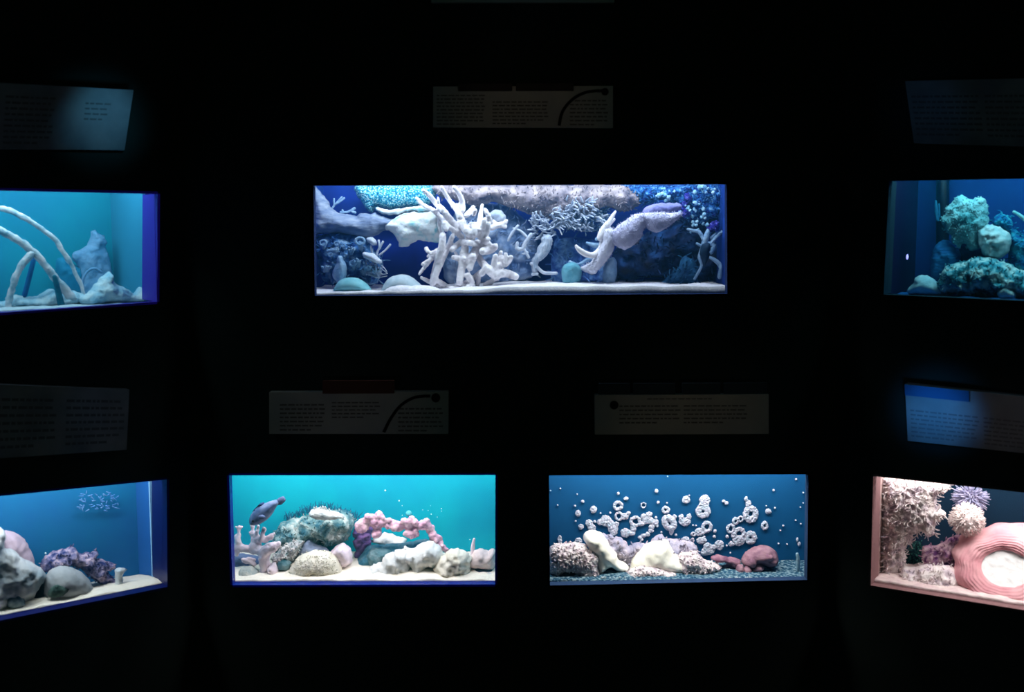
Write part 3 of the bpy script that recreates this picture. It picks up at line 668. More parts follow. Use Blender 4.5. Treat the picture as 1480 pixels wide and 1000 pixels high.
e = empty('fish', T.P(377, 758, .12), 'grey fish hanging head down above the lilac coral', 'fish')
puff(T, 'body', G1((205, 445), (200, 410), (215, 365), (240, 330), (290, 290), (330, 270), (400, 245), (440, 240), (455, 262), (425, 300), (400, 345), (360, 395), (310, 430), (270, 450), (235, 455)), fishm, parent=e, d=.13, th=.022, rough=.1, namp=.0005, ground=False)
puff(T, 'tail_fin', G1((425, 245), (460, 218), (490, 215), (503, 240), (485, 265), (460, 285), (435, 285)), M('tail fin skin', S(84, 96, 132), S(100, 104, 140), scale=60, bump=.2), parent=e, d=.13, th=.006, rough=.2, namp=0, ground=False)
puff(T, 'dorsal_fin', G1((225, 340), (262, 300), (290, 272), (325, 262), (330, 280), (280, 305), (240, 345)), M('dark fin skin', S(40, 58, 100), bump=.1), parent=e, d=.13, th=.006, rough=.2, namp=0, ground=False)
puff(T, 'pectoral_fin', G1((275, 375), (310, 365), (340, 385), (310, 402), (280, 395)), M('pale fin skin', S(92, 106, 142)), parent=e, d=.104, th=.003, rough=.1, namp=0, ground=False)
thing(T, 'eye', balls(T, Geo(), G1((232, 418, 9)), .108), M('dark fish eye', S(10, 14, 26), bump=0, rough=.2), parent=e)

e = empty('lilac_finger_coral', T.P(367, 836, .16), 'pale lilac finger coral standing at the left end below the fish', 'coral')
g = Geo(); branches(T, g, [G1((250, 640, 60, .02), (255, 580, 46, .02), (235, 520, 22, .02), (225, 450, 15, .02)), G1((265, 560, 30, .01), (330, 570, 30, .01), (380, 545, 24, .01), (405, 520, 15, .01)), G1((260, 580, 26, .01), (265, 510, 16, .01), (275, 460, 14, .01)), G1((300, 570, 24, .0), (310, 520, 18, 0), (330, 480, 14, 0)), G1((310, 530, 14), (315, 470, 12)), G1((320, 900, 40, -.02), (330, 800, 46, -.02), (325, 720, 50, -.02), (340, 660, 50, -.02), (400, 630, 46, -.03), (445, 605, 26, -.03)), G1((330, 700, 40, -.01), (285, 660, 40, 0), (250, 630, 40, .01)), G1((200, 505, 10, .02), (240, 555, 16, .02))], .15)
g.remesh(.003, 3).displace(.003, 70); thing(T, 'branch', g, lilac, parent=e, ground=True)
g = Geo(); branches(T, g, [G1((95, 690, 22), (105, 620, 32), (110, 560, 26), (115, 500, 14), (120, 460, 12)), G1((115, 490, 10), (90, 465, 9)), G1((115, 490, 10), (145, 462, 11)), G1((110, 570, 20), (85, 540, 14)), G1((100, 640, 34), (160, 640, 34), (210, 660, 26), (235, 690, 14))], .17); g.remesh(.003, 3).displace(.003, 70)
thing(T, 'branch', g, lilac, parent=e)
g = Geo(); branches(T, g, [G1((150, 735, 20), (200, 750, 22), (240, 775, 24)), G1((180, 760, 16), (150, 745, 14)), G1((190, 720, 12), (250, 735, 12))], .13); g.remesh(.003, 2)
thing(T, 'branch', g, lilac, parent=e, label='small purplish branch low on the left')
puff(T, 'lilac_rock', G1((355, 870), (350, 810), (370, 770), (410, 760), (440, 800), (440, 850), (420, 890), (380, 900)), lilac, 'round lilac lump at the foot of the finger coral', 'rock', d=.13, th=.03, namp=.008, nsc=60)
puff(T, 'grey_rock', G1((75, 905), (90, 850), (150, 800), (220, 790), (290, 850), (300, 910), (200, 925)), M('grey sandy rock', S(150, 165, 165), S(195, 195, 185), scale=40, bump=.8), 'grey sandy rock in the lower left corner of the turquoise aquarium', 'rock', d=.12, th=.04, namp=.01)
puff(T, 'blue_shadow_rock', G1((60, 860), (65, 720), (110, 690), (200, 700), (290, 720), (300, 830), (200, 870)), M('slate blue rock', S(64, 84, 124), S(104, 118, 148), scale=30, bump=.8), 'slate blue rock behind the lilac branches', 'rock', d=.22, th=.05, namp=.012)

e = empty('mossy_boulder', T.P(455, 800, .26), 'large grey green mossy boulder in the left half of the turquoise aquarium', 'rock')
puff(T, 'stone', G1((395, 590), (400, 540), (430, 480), (470, 430), (540, 400), (620, 385), (690, 370), (760, 350), (860, 330), (960, 325), (1040, 360), (1070, 400), (1060, 470), (1030, 540), (980, 590), (900, 605), (800, 600), (740, 610), (700, 700), (560, 720), (440, 690)), mossy, parent=e, d=.25, th=.075, namp=.022, nsc=32, ground=False, rough=1.4, twigs=(260, .009, .0018, .9))
puff(T, 'sponge_cap', G1((690, 375), (700, 345), (740, 310), (800, 305), (870, 330), (940, 345), (1000, 380), (930, 400), (840, 410), (760, 400)), M('pale sponge', S(185, 190, 190), S(215, 214, 208), scale=60, bump=.6), parent=e, d=.17, th=.025, namp=.005, ground=False, label='pale sponge cap')
random.seed(9); g = Geo()
for i in range(14):
    x, y = G1((random.uniform(740, 880), 330))[0]; branches(T, g, [[(x, y, 1.2), (x - 1, y - random.uniform(3, 7), .6)]], .165, n=5)
thing(T, 'spike_row', g, MC['pale sponge'], parent=e)
g = Geo()
for i in range(150):
    t = random.random(); x, y = G1((500 + 600 * t + random.gauss(0, 12), 395 - 100 * math.sin(t * 3.0) + random.uniform(-4, 34)))[0]
    a = random.uniform(-2.5, -.6); l = random.uniform(3, 9); branches(T, g, [[(x, y + 2, .7), (x + l * math.cos(a), y + l * math.sin(a), .35)]], .27 + random.uniform(-.03, .05), n=4, step=9)
thing(T, 'weed_fringe', g, M('dark blue green weed', S(20, 84, 116), S(36, 104, 130), scale=50, bump=0), parent=e, label='dark fringe of weed along the top')

e = empty('pink_arch_coral', T.P(575, 815, .2), 'knobby pink coral arch in the middle of the turquoise aquarium', 'coral')
g = Geo(); pk = G2((30, 445, 55), (5, 470, 48), (80, 410, 52), (120, 405, 40), (160, 355, 28), (175, 385, 32), (195, 410, 28), (150, 440, 45), (135, 520, 42), (150, 480, 30), (230, 435, 44), (280, 450, 44), (330, 460, 42), (380, 440, 46), (430, 430, 46), (455, 470, 40), (440, 520, 42), (400, 520, 36), (465, 520, 28), (520, 450, 44), (550, 440, 40), (580, 480, 38), (600, 520, 34), (640, 560, 36), (660, 600, 32), (690, 640, 28), (715, 660, 22), (600, 560, 28))
random.seed(4); pk2 = []
for x, y, r in pk:
    for i in range(4):
        a = random.uniform(0, 6.28); pk2.append((x + r * .6 * math.cos(a), y + r * .6 * math.sin(a), r * random.uniform(.5, .7), random.uniform(-.018, .005)))
    pk2.append((x, y, r * .98, 0))
balls(T, g, pk2, .2); g.remesh(.0028, 2).displace(.0015, 200); thing(T, 'arch', g, pinkc, parent=e)
g = Geo(); balls(T, g, G2((-20, 520, 44), (10, 560, 52), (50, 540, 46), (-10, 600, 50), (20, 640, 46), (60, 600, 40), (40, 500, 44), (70, 480, 40), (0, 690, 44)), .25); g.remesh(.003, 2).displace(.004, 80)
thing(T, 'leg', g, M('shaded purple coral', S(86, 62, 122), S(130, 96, 150), scale=50, bump=.6), parent=e, ground=True, label='dark purple leg on the left')
puff(T, 'cream_mound', G1((480, 880), (510, 830), (560, 770), (600, 715), (660, 680), (740, 660), (830, 665), (890, 690), (930, 730), (960, 800), (990, 860), (960, 905), (800, 915), (600, 910)), cream, 'rounded cream brain coral mound at the front of the turquoise aquarium', 'coral', d=.14, th=.06, namp=.006, nsc=60, rough=.8, twigs=(500, .004, .0014, .8))
puff(T, 'grey_cone', G1((600, 650), (630, 610), (680, 560), (710, 570), (760, 610), (840, 640), (860, 680), (740, 690), (640, 690)), M('blue grey rock', S(120, 136, 165), S(150, 160, 182), scale=40, bump=.6), 'blue grey cone shaped rock behind the cream mound', 'rock', d=.2, th=.035, namp=.006)
puff(T, 'cream_rock', G1((470, 640), (520, 600), (600, 575), (660, 570), (640, 630), (600, 700), (540, 770), (450, 800), (400, 760), (400, 700)), M('speckled cream rock', S(120, 150, 150), S(205, 200, 200), S(232, 224, 218), scale=50, bump=.9), 'speckled cream rock between the lilac coral and the cream mound', 'rock', d=.19, th=.04, namp=.014, nsc=50, twigs=(120, .009, .0022, .9))
puff(T, 'green_rock', G1((430, 800), (440, 750), (500, 730), (550, 750), (540, 800), (500, 825), (450, 820)), M('teal grey rock', S(60, 110, 120), S(120, 145, 150), scale=40, bump=.7), 'small teal grey rock left of the cream mound', 'rock', d=.15, th=.03)
puff(T, 'lilac_rock', G1((870, 680), (900, 640), (960, 600), (1020, 620), (1055, 690), (1050, 750), (1000, 790), (960, 790), (920, 720)), lilac, 'mottled lilac rock under the left foot of the pink arch', 'rock', d=.18, th=.04, namp=.012, nsc=50)
puff(T, 'white_ledge', G2((90, 580), (150, 530), (220, 510), (300, 540), (390, 565), (350, 610), (250, 620), (150, 600)), palewhite, 'white ledge seen through the opening of the pink arch', 'rock', d=.27, th=.035, namp=.01, ground=False)
puff(T, 'arch_shadow', G2((-40, 800), (20, 680), (80, 620), (200, 610), (330, 600), (450, 580), (560, 570), (600, 650), (400, 760), (200, 800)), M('deep teal arch shadow', S(20, 90, 120), S(70, 125, 145), S(120, 150, 165), scale=30, bump=.9), 'deep teal form painted as the shadow below the pink arch', 'rock', d=.235, th=.05, namp=.02)  # dark form added for the shadow under the arch
puff(T, 'teal_rock', G2((60, 700), (110, 640), (180, 640), (260, 660), (230, 720), (190, 780), (120, 800), (70, 770)), MC['teal grey rock'], 'teal grey rock at the bottom of the arch opening', 'rock', d=.2, th=.035, namp=.01)
puff(T, 'white_boulder', G2((70, 900), (75, 810), (100, 780), (170, 765), (220, 700), (290, 660), (350, 650), (400, 680), (420, 760), (430, 850), (410, 910), (200, 920)), palewhite, 'white boulder in front of the right foot of the arch', 'rock', d=.15, th=.055, namp=.02, nsc=55, rough=2)
puff(T, 'white_boulder', G2((330, 680), (370, 625), (430, 640), (500, 600), (570, 588), (640, 600), (680, 650), (690, 720), (640, 790), (560, 790), (520, 830), (450, 830), (400, 760)), palewhite, 'smooth white boulder directly below the right end of the arch', 'rock', d=.17, th=.06, namp=.018, nsc=50, rough=1.6)
puff(T, 'cream_boulder', G2((600, 880), (610, 800), (650, 730), (690, 690), (760, 650), (850, 660), (910, 690), (930, 760), (920, 820), (890, 880), (840, 905), (700, 910)), cream, 'cream boulder near the right end of the turquoise aquarium', 'rock', d=.14, th=.06, namp=.02, nsc=55, rough=2)
puff(T, 'pointed_coral', G2((740, 680), (745, 625), (780, 610), (810, 590), (830, 575), (845, 630), (850, 680), (800, 700)), lilac, 'pointed lilac coral tip above the cream boulder', 'coral', d=.17, th=.02, namp=.004)
g = Geo(); branches(T, g, [G2((930, 700, 20), (935, 620, 16), (945, 565, 10))], .18)
thing(T, 'pointed_coral', g, lilac, 'thin upright lilac spike by the right glass', 'coral', ground=True)
puff(T, 'tan_boulder', G2((890, 760), (930, 680), (980, 650), (1060, 660), (1115, 650), (1118, 790), (1080, 810), (1000, 800), (930, 800)), M('beige rock', S(200, 185, 185), S(225, 205, 200), scale=30, bump=.7), 'beige pink boulder against the right glass of the turquoise aquarium', 'rock', d=.17, th=.05, namp=.012, nsc=34, ground=False)
puff(T, 'dark_rock', G2((880, 900), (920, 820), (1000, 790), (1080, 800), (1115, 830), (1110, 905), (1000, 920)), M('dark teal rock', S(40, 70, 90), S(80, 105, 120), scale=30, bump=.7), 'dark teal rock below the beige boulder', 'rock', d=.15, th=.04)
puff(T, 'white_pebble', G2((1035, 880), (1040, 845), (1070, 840), (1100, 860), (1100, 895), (1065, 900)), palewhite, 'small white pebble in the lower right corner of the turquoise aquarium', 'pebble', d=.11, th=.02)
random.seed(17)
bub = M('pale bubble', S(200, 235, 240), bump=0, rough=.2)
for x, y, r in G2((325, 250, 12), (350, 290, 7), (210, 165, 14), (590, 360, 9), (675, 315, 8), (520, 325, 6), (565, 330, 6), (585, 290, 6), (675, 335, 6), (640, 385, 6), (350, 370, 7), (910, 570, 8)):
    g = Geo(); g.sphere(T.P(x, y, .28), r * .55 * T.m(x, y, .28), n=8, m=6); thing(T, 'bubble', g, bub, 'tiny pale bubble in the water above the pink arch', 'bubble', group='tiny bubbles above the pink arch')
thing(T, 'bubble', balls(T, Geo(), G2((405, 355, 26)), .28), M('hazy bubble', S(90, 190, 200), bump=0), 'larger hazy bubble just above the pink arch', 'bubble')

# ================================================================== lower right-centre tank (rings)
T = tanks['BR']
ivory = M('ivory white rock', S(245, 240, 222), S(252, 248, 236), scale=14, bump=.3, bscale=50, dist=.006)
froth = M('frothy pink grey coral', S(188, 168, 178), S(230, 214, 216), S(248, 238, 236), scale=80, bump=1, bscale=120, dist=.008, band=(.36, .62))
dusky = M('dusky rose coral', S(116, 76, 98), S(150, 108, 124), S(170, 128, 140), scale=40, bump=.7, bscale=90, dist=.005)
pinkrock = M('shaded pink grey rock', S(150, 150, 175), S(195, 182, 195), scale=40, bump=.9)
lace = M('pale lacy growth', S(210, 200, 216), S(176, 194, 210), scale=160, bump=.8, dist=.004)

puff(T, 'pink_rock', H1((420, 620), (470, 520), (560, 540), (640, 560), (670, 620), (760, 590), (850, 600), (900, 540), (960, 530), (1000, 560), (1090, 560), (1200, 590), (1260, 700), (1200, 780), (900, 800), (700, 800), (560, 740), (460, 720)), pinkrock, 'pinkish grey rock bank behind the two ivory rocks', 'rock', d=.2, th=.035, namp=.016, nsc=44, rough=2, twigs=(160, .014, .003, .8))
puff(T, 'ivory_pillar', H1((305, 570), (305, 530), (340, 500), (400, 495), (450, 510), (490, 560), (530, 630), (580, 690), (590, 730), (660, 770), (680, 810), (620, 830), (560, 815), (520, 790), (470, 830), (440, 850), (410, 800), (400, 700), (350, 640)), ivory, 'upright ivory rock leaning left beside the frothy coral', 'rock', d=.15, th=.05, namp=.008, nsc=30, rough=.5)
puff(T, 'ivory_wedge', H1((690, 780), (705, 730), (760, 670), (820, 610), (880, 585), (960, 575), (1000, 575), (1035, 640), (1085, 680), (1180, 720), (1230, 790), (1200, 850), (1000, 860), (800, 860), (690, 830)), ivory, 'broad ivory wedge shaped rock in the middle of the deep blue aquarium', 'rock', d=.17, th=.06, namp=.008, nsc=26, rough=.4)
puff(T, 'froth_coral', H1((22, 650), (60, 610), (150, 600), (240, 590), (310, 610), (380, 660), (430, 700), (440, 800), (440, 880), (380, 900), (250, 880), (230, 830), (140, 850), (70, 880), (25, 850)), froth, 'frothy pinkish coral mass against the left glass of the deep blue aquarium', 'coral', d=.13, th=.05, namp=.012, nsc=130, rough=1.6, twigs=(260, .005, .003, .9))
puff(T, 'dark_green_clump', H1((70, 890), (130, 850), (190, 830), (240, 850), (270, 890), (180, 905)), M('dark green weed', S(16, 60, 70), S(50, 90, 90), scale=80, bump=1), 'dark green clump at the foot of the frothy coral', 'weed', d=.1, th=.02)
puff(T, 'rubble', H1((640, 880), (680, 820), (780, 790), (900, 800), (1000, 830), (1080, 850), (1090, 880), (950, 905), (800, 910)), froth, 'frothy rubble heap in front of the ivory wedge', 'rubble', d=.115, th=.035, namp=.012, nsc=120, rough=1, twigs=(130, .004, .0026, .9))
puff(T, 'rubble', H2((-20, 860), (-10, 740), (20, 680), (80, 670), (160, 670), (200, 720), (270, 750), (350, 780), (350, 810), (270, 840), (150, 870), (60, 880)), froth, 'frothy sloping rubble right of the ivory wedge', 'rubble', d=.15, th=.045, namp=.014, nsc=100, rough=1.2, twigs=(170, .004, .0026, .9))
e = empty('mushroom_coral', T.P(1096, 826, .16), 'dusky rose mushroom coral with ruffled caps at the right', 'coral')
capm = M('ruffled rose cap', S(120, 84, 102), S(146, 108, 122), S(164, 126, 136), scale=30, bump=.8, bscale=40, dist=.006, stretch=(1, 1, 2.4))
for pts, dd, th in ((((520, 740), (560, 680), (620, 640), (690, 620), (760, 630), (810, 670), (825, 740), (790, 780), (730, 790), (660, 760), (600, 790), (540, 780)), .17, .05), (((610, 790), (640, 760), (690, 770), (710, 810), (680, 850), (640, 855), (610, 830)), .14, .02), (((535, 820), (560, 790), (600, 800), (610, 840), (570, 860), (540, 850)), .135, .02), (((475, 830), (490, 780), (530, 775), (545, 810), (530, 850), (490, 855)), .14, .022), (((560, 760), (590, 710), (640, 720), (650, 770), (600, 800)), .145, .03)):
    puff(T, 'cap', H2(*pts), capm, parent=e, d=dd, th=th, namp=.006, nsc=70, ground=dd < .145, rough=.5)
puff(T, 'hollow', H2((700, 730), (720, 695), (770, 695), (790, 725), (760, 750), (720, 750)), dusky, parent=e, d=.127, th=.012, ground=False)
puff(T, 'rose_rubble', H2((270, 730), (290, 700), (340, 695), (400, 710), (470, 720), (520, 750), (480, 790), (400, 760), (320, 755)), dusky, 'low dusky rose crust left of the mushroom coral', 'coral', d=.17, th=.025, namp=.008)
puff(T, 'purple_rubble', H2((360, 800), (400, 770), (470, 770), (490, 810), (440, 830), (380, 825)), M('mauve rubble', S(110, 100, 140), S(160, 150, 175), scale=60, bump=.9), 'small mauve rubble below the rose crust', 'rubble', d=.18, th=.02, namp=.006)
puff(T, 'shadow_stone', H2((690, 850), (720, 800), (780, 790), (830, 830), (800, 855), (740, 865)), M('near black stone', S(16, 24, 34), bump=.4), 'near black stone under the right side of the mushroom coral', 'rock', d=.17, th=.02)
g = Geo(); branches(T, g, [H2((985, 690, 13), (990, 750, 16), (992, 810, 15))], .13); g.displace(.002, 120)
thing(T, 'tube_worm', g, M('grey blue tube', S(120, 160, 180), S(150, 180, 195), scale=60), 'short pale upright tube close to the right glass', 'tube', ground=True)
# white gravel chips scattered on the bed
random.seed(31)
for i in range(44):
    x, y = (random.uniform(1040, 1164), random.uniform(815, 834)) if i < 32 else (random.uniform(868, 905), random.uniform(826, 836))
    d = T.sd(x, y); d = min(max(d, T.rb + .01), T.D - .015); r = random.uniform(.0016, .0036); c = T.P(x, y, d); c.z = T.zs(d) + r * .5
    g = Geo(); g.sphere(c, r, n=7, m=5); g.displace(r * .5, 200); thing(T, 'gravel_chip', g, M('white gravel chip', S(225, 232, 235), S(150, 175, 185), scale=90), 'white chip scattered on the gravel of the deep blue aquarium' , 'pebble', group='white chips on the gravel')

# pale growths and rings on the back panel
DB = T.D - .004
def growth(pieces, label, group='pale ring growths on the blue back panel', seed=0):
    """pieces: (px,py,rx,ry,hole) ; clusters joined into one growth"""
    g = Geo()
    for p in pieces:
        x, y, rx, ry, h = p; k = T.m(x, y, DB)
        if h == 'slot':
            pts = []
            for i in range(25):
                a = 2 * math.pi * i / 24; u, v = 8.6 * math.cos(a), 5.6 * math.sin(a); c, s2 = math.cos(1.0), math.sin(1.0)
                pts.append(T.P(x + u * c - v * s2, y + u * s2 + v * c, DB))
            g.tube(pts, [4.6 * k] * 25, 8, cap=False); continue
        rx *= 1.1; ry *= 1.1; h *= .82
        if h: ringgeo(T, g, x, y, rx, h, DB, ry=ry, n=20, flat=min(1, .0042 / ((rx - h) / 2 * k)))
        else: g.sphere(T.P(x, y, DB), rx * k, sx=(rx * k, ry * k, .0042), axes=(T.w.t, V((0, 0, 1)), T.n), n=14, m=8)
    small = max(p[2] for p in pieces) < 3.2
    if not small: g.remesh(.0012, 1)
    g.displace(.0022 if not small else .0008, 180)
    return thing(T, 'growth', g, lace, label, 'growth', group=group)
growth([(893.2, 730.7, 7, 7, 3.6)], 'round pale ring above the ivory pillar, highest ring on the left')
growth([(857.9, 736.3, 4.6, 5.2, 0)], 'solid pale spot up left of the ivory pillar, larger of the two')
growth([(835.5, 741.6, 3.8, 4.6, 0)], 'solid pale oval spot at the far left, level with the smaller spots')
growth([(839.7, 761.3, 3.6, 3.8, 0)], 'solid pale spot just left of the ivory pillar top')
growth([(962.3, 736.9, 5.6, 5.8, 1.8)], 'small pale ring with a tiny hole above the large keyhole growth')
growth([(967.3, 755.5, 12.5, 12.5, 'slot'), (970, 768, 3, 5, 0), (975, 746.5, 2.8, 2.8, 0)], 'large pale growth with a slanted keyhole shaped opening, centre of the tank')
growth([(875.7, 752.6, 8, 8, 0), (868, 754.5, 5, 4.5, 0), (882, 757, 6, 6, 0), (886, 764, 7, 7, 0), (891, 757, 3.4, 3.4, 0), (887, 770, 5, 4, 0)], 'pale lumpy cluster of blobs right above the ivory pillar')
growth([(851.5, 756, 5, 5.4, 0), (855, 763, 5.6, 5, 0)], 'pale double blob touching the top of the ivory pillar')
growth([(894.5, 746, 6, 6.4, 4), (903, 746, 5.5, 4.6, 0), (908.6, 741.5, 2.6, 3, 0)], 'pale growth with a dark round hole on its left side')
growth([(918.6, 753.5, 8, 8, 4.6), (915.5, 763, 4, 6, 0), (913, 770, 5, 4, 0), (904, 770, 7, 6.5, 0)], 'pale horseshoe shaped growth with a trailing leg, left of the ragged patch')
growth([(930, 746, 4, 3.6, 0), (938, 743.5, 4.5, 4, 0), (936, 751, 8, 6, 0), (946, 754.5, 5.4, 4.6, 0), (928, 757, 4, 3, 0), (942, 761, 4, 3.4, 0), (941, 767, 4, 3, 0), (950, 760, 2, 2, 0)], 'ragged solid pale patch between the horseshoe and the keyhole growths')
growth([(930, 774, 4, 2.6, 0), (925, 777, 3, 2.6, 0), (936, 772, 3.4, 3, 0), (928, 780, 2, 2, 0)], 'lacy little cluster low above the ivory wedge')
growth([(930, 729.9, 4, 4, 3)], 'faint thin ring above the ragged patch')
growth([(809, 779.5, 3.2, 5.6, 0)], 'small pale knob above the far left froth', )
growth([(836, 782, 5, 5, 0)], 'pale knob just above the froth left of the ivory pillar')
growth([(991.7, 722, 5.6, 5.4, 0)], 'solid round pale spot left of the gourd shaped growth')
growth([(1018.5, 722.5, 7.4, 7.4, 0), (1017.5, 730, 7, 6, 0), (1016, 739, 10.4, 9.4, 2.8)], 'tall pale gourd shaped growth at the top centre right')
growth([(984.5, 748, 3.4, 4.6, 0), (996, 747, 3.2, 5, 0), (990, 754, 8.2, 6, 0)], 'pale horseshoe open at the top, left below the gourd')
growth([(1021.7, 761.4, 7.8, 8.4, 4)], 'clear round ring below the gourd')
growth([(1011.5, 768.4, 7, 5.8, 0)], 'solid oval blob touching the ring below the gourd, upper oval of two')
growth([(1001.9, 771.9, 3.4, 3.4, 1.4)], 'tiny ring left of the upper oval blob')
growth([(990.5, 779.8, 5.8, 4.4, 0)], 'oval blob just above the sloping rubble, leftmost')
growth([(1014, 781, 7, 4.8, 0)], 'lower flat oval blob right above the sloping rubble')
growth([(1024.6, 794, 8.4, 8, 0), (1018, 798, 5, 5, 0), (1031, 791, 4.5, 4, 0), (1022, 788, 4.5, 4, 0)], 'large lumpy solid blob behind the rose crust')
growth([(1039.5, 787.6, 6.6, 6.8, 0)], 'solid round blob right of the large lumpy blob')
growth([(999, 787, 4.5, 3.2, 0), (1003.5, 789.5, 3, 2.6, 0)], 'small double blob between the ovals and the rubble')
growth([(1078.5, 721, 2.6, 3.4, 0), (1081.5, 727.5, 3.8, 5, 0), (1085, 743, 10.6, 12, 3.4)], 'pale teardrop shaped ring with a pointed top, upper right')
growth([(1063, 753, 4.6, 5.4, 2), (1070.5, 750, 4.2, 4.6, 2)], 'lacy double ring lower left of the teardrop')
growth([(1056, 764, 6, 7, 3.4), (1060, 773, 3, 5, 0)], 'curved open ring at the left of the low ring group')
growth([(1068.4, 771, 9, 9, 4.6), (1068, 781, 8.6, 7.6, 0)], 'large pale ring with a heavy solid lower half, above the mushroom coral')
growth([(1085, 777, 8.4, 9.4, 2)], 'thick ring with a tiny hole right of the heavy ring')
growth([(1057, 786, 3.8, 3.6, 0)], 'small solid spot below the curved open ring')
growth([(1110.4, 739, 4.2, 4.2, 0)], 'solid small spot at the far right of the teardrop')
growth([(1105.2, 759.6, 5, 6.4, 2.2)], 'lone oval ring at the far right')
growth([(1046, 724.4, 2.6, 2, 0), (1050, 727, 2.8, 2.8, 0)], 'tiny double speck between the gourd and the teardrop')
growth([(905, 720.2, 3.2, 2.6, 0)], 'tiny pale speck up right of the highest left ring')
growth([(948.7, 709.4, 2.6, 2.8, 0)], 'tiny pale speck highest in the centre of the deep blue panel')
growth([(1152.5, 780, 1.6, 3.2, 0), (1155, 786, 2.2, 3.4, 0)], 'pale smear near the right glass above the short tube')
sp = [(842, 724.6, 2.3), (893.6, 712.9, 2), (951.3, 726, 2.2), (859.6, 753.5, 2), (1033.4, 767.5, 2.4), (1032.5, 775.4, 2.2), (1051, 775.4, 2.2), (810, 706, 1.1), (834, 714, 1.1), (806, 730, 1.1), (831, 731, 1.5), (795.7, 709, 1), (832, 753, 1.2), (868, 741.5, 1.1), (882, 741, 1.4), (1120, 734, 1.3), (1107.5, 731, 1.1), (1118, 708.5, 1.7), (1150.7, 692.6, 1.6), (1161, 712, 1.2), (1132, 759.6, 1.4), (1128, 766.5, 1), (1125.3, 785.5, 1.2), (1137.6, 786.5, 1), (1150, 752, 1.1), (1157.5, 757, 1.1), (948, 748, 1.8), (964, 727, 1.1), (1002, 759, 1.2), (1006, 759.4, 1.1), (1050.4, 788.6, 1.5), (965, 688.5, 1), (1157, 733, .9), (1161, 727, .9), (977, 773, 1.8), (956, 769, 1.4), (1001, 779, 1.8), (1018, 775.5, 1.4), (996, 716, 1.1), (1055.6, 799, 1)]
for x, y, r in sp: growth([(x, y, r, r, 0)], 'tiny white speck on the deep blue back panel', 'tiny specks on the blue back panel')

# ================================================================== upper left tank (arches)
T = tanks['UL']
pipe = M('pale encrusted branch', S(120, 160, 180), S(185, 195, 205), S(225, 215, 220), scale=40, bump=.7, bscale=120, dist=.004)
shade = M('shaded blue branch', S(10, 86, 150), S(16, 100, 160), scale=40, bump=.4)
mist = M('misty blue coral', S(84, 136, 178), S(112, 152, 190), scale=30, bump=.6)
hazyw = M('bluish white rock', S(130, 180, 205), S(185, 205, 215), scale=30, bump=.8, bscale=60, dist=.008)
g = Geo(); branches(T, g, [[(-150, 330, 5), (-80, 302, 5), (-30, 298, 4.6)] + ZA((0, 218, 20), (100, 250, 20), (210, 310, 18), (320, 385, 17), (390, 445, 17), (450, 540, 16), (500, 610, 14), (560, 700, 13), (585, 790, 12))], .2, n=10); g.displace(.003, 60)
thing(T, 'arched_branch', g, pipe, 'upper long pale branch arching down to the right in the upper left aquarium', 'branch', ground=True)
e = empty('forked_branch', T.P(*ZA((400, 830))[0], .2), 'lower arched pale branch that forks into legs on the sand', 'branch')
g = Geo(); branches(T, g, [[(-150, 372, 6), (-60, 336, 6), (-20, 326, 5.4)] + ZA((0, 372, 26), (70, 410, 26), (140, 450, 25), (230, 520, 27), (310, 610, 26), (370, 690, 27), (440, 770, 30), (500, 850, 30))], .17, n=10); g.displace(.004, 60)
thing(T, 'stem', g, pipe, parent=e)
g = Geo(); branches(T, g, [ZA((220, 530, 22), (150, 610, 24), (105, 700, 24), (70, 820, 22), (55, 915, 22))], .165, n=10); g.displace(.004, 60); thing(T, 'leg', g, pipe, parent=e)
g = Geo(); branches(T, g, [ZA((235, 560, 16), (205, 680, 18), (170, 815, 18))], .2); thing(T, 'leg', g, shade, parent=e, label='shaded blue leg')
g = Geo(); branches(T, g, [ZA((375, 690, 16), (400, 790, 22), (425, 900, 26))], .14); thing(T, 'leg', g, M('dark teal branch', S(0, 80, 110), S(10, 100, 125), scale=40), parent=e, label='dark teal leg')
puff(T, 'coral_spire', ZA((640, 362), (670, 380), (700, 400), (725, 415), (735, 500), (755, 590), (768, 680), (740, 800), (560, 810), (540, 640), (490, 540), (560, 500), (600, 470), (622, 400)), mist, 'misty blue coral spire at the back of the upper left aquarium', 'coral', d=.34, th=.03, namp=.008, rough=1.4)
g = Geo(); branches(T, g, [ZA((565, 790, 9), (570, 720, 9), (600, 655, 9), (650, 632, 9), (700, 660, 9))], .22); thing(T, 'hoop', g, mist, 'thin pale hoop in front of the misty spire', 'branch', ground=True)
puff(T, 'pale_rock', ZA((540, 850), (600, 805), (640, 750), (690, 700), (730, 665), (755, 655), (770, 690), (800, 740), (870, 775), (920, 800), (950, 765), (1002, 772), (1004, 860), (800, 880), (600, 890)), hazyw, 'jagged bluish white rock at the right end of the upper left aquarium', 'rock', d=.16, th=.05, namp=.014, rough=1.4)
puff(T, 'pale_rubble', ZA((-60, 850), (0, 860), (60, 840), (100, 815), (200, 830), (290, 805), (360, 770), (400, 830), (460, 780), (540, 790), (600, 830), (600, 880), (300, 905), (0, 920), (-60, 920)), hazyw, 'low bluish white rubble at the feet of the forked branch', 'rubble', d=.22, th=.06, namp=.012, rough=1.4)
puff(T, 'hazy_rock', ZA((380, 600), (400, 560), (450, 560), (480, 600), (560, 640), (560, 760), (440, 760), (390, 700)), M('hazy cyan rock', S(10, 108, 150), S(24, 120, 158), scale=30), 'hazy cyan rock far behind between the two arches', 'rock', d=.35, th=.03)

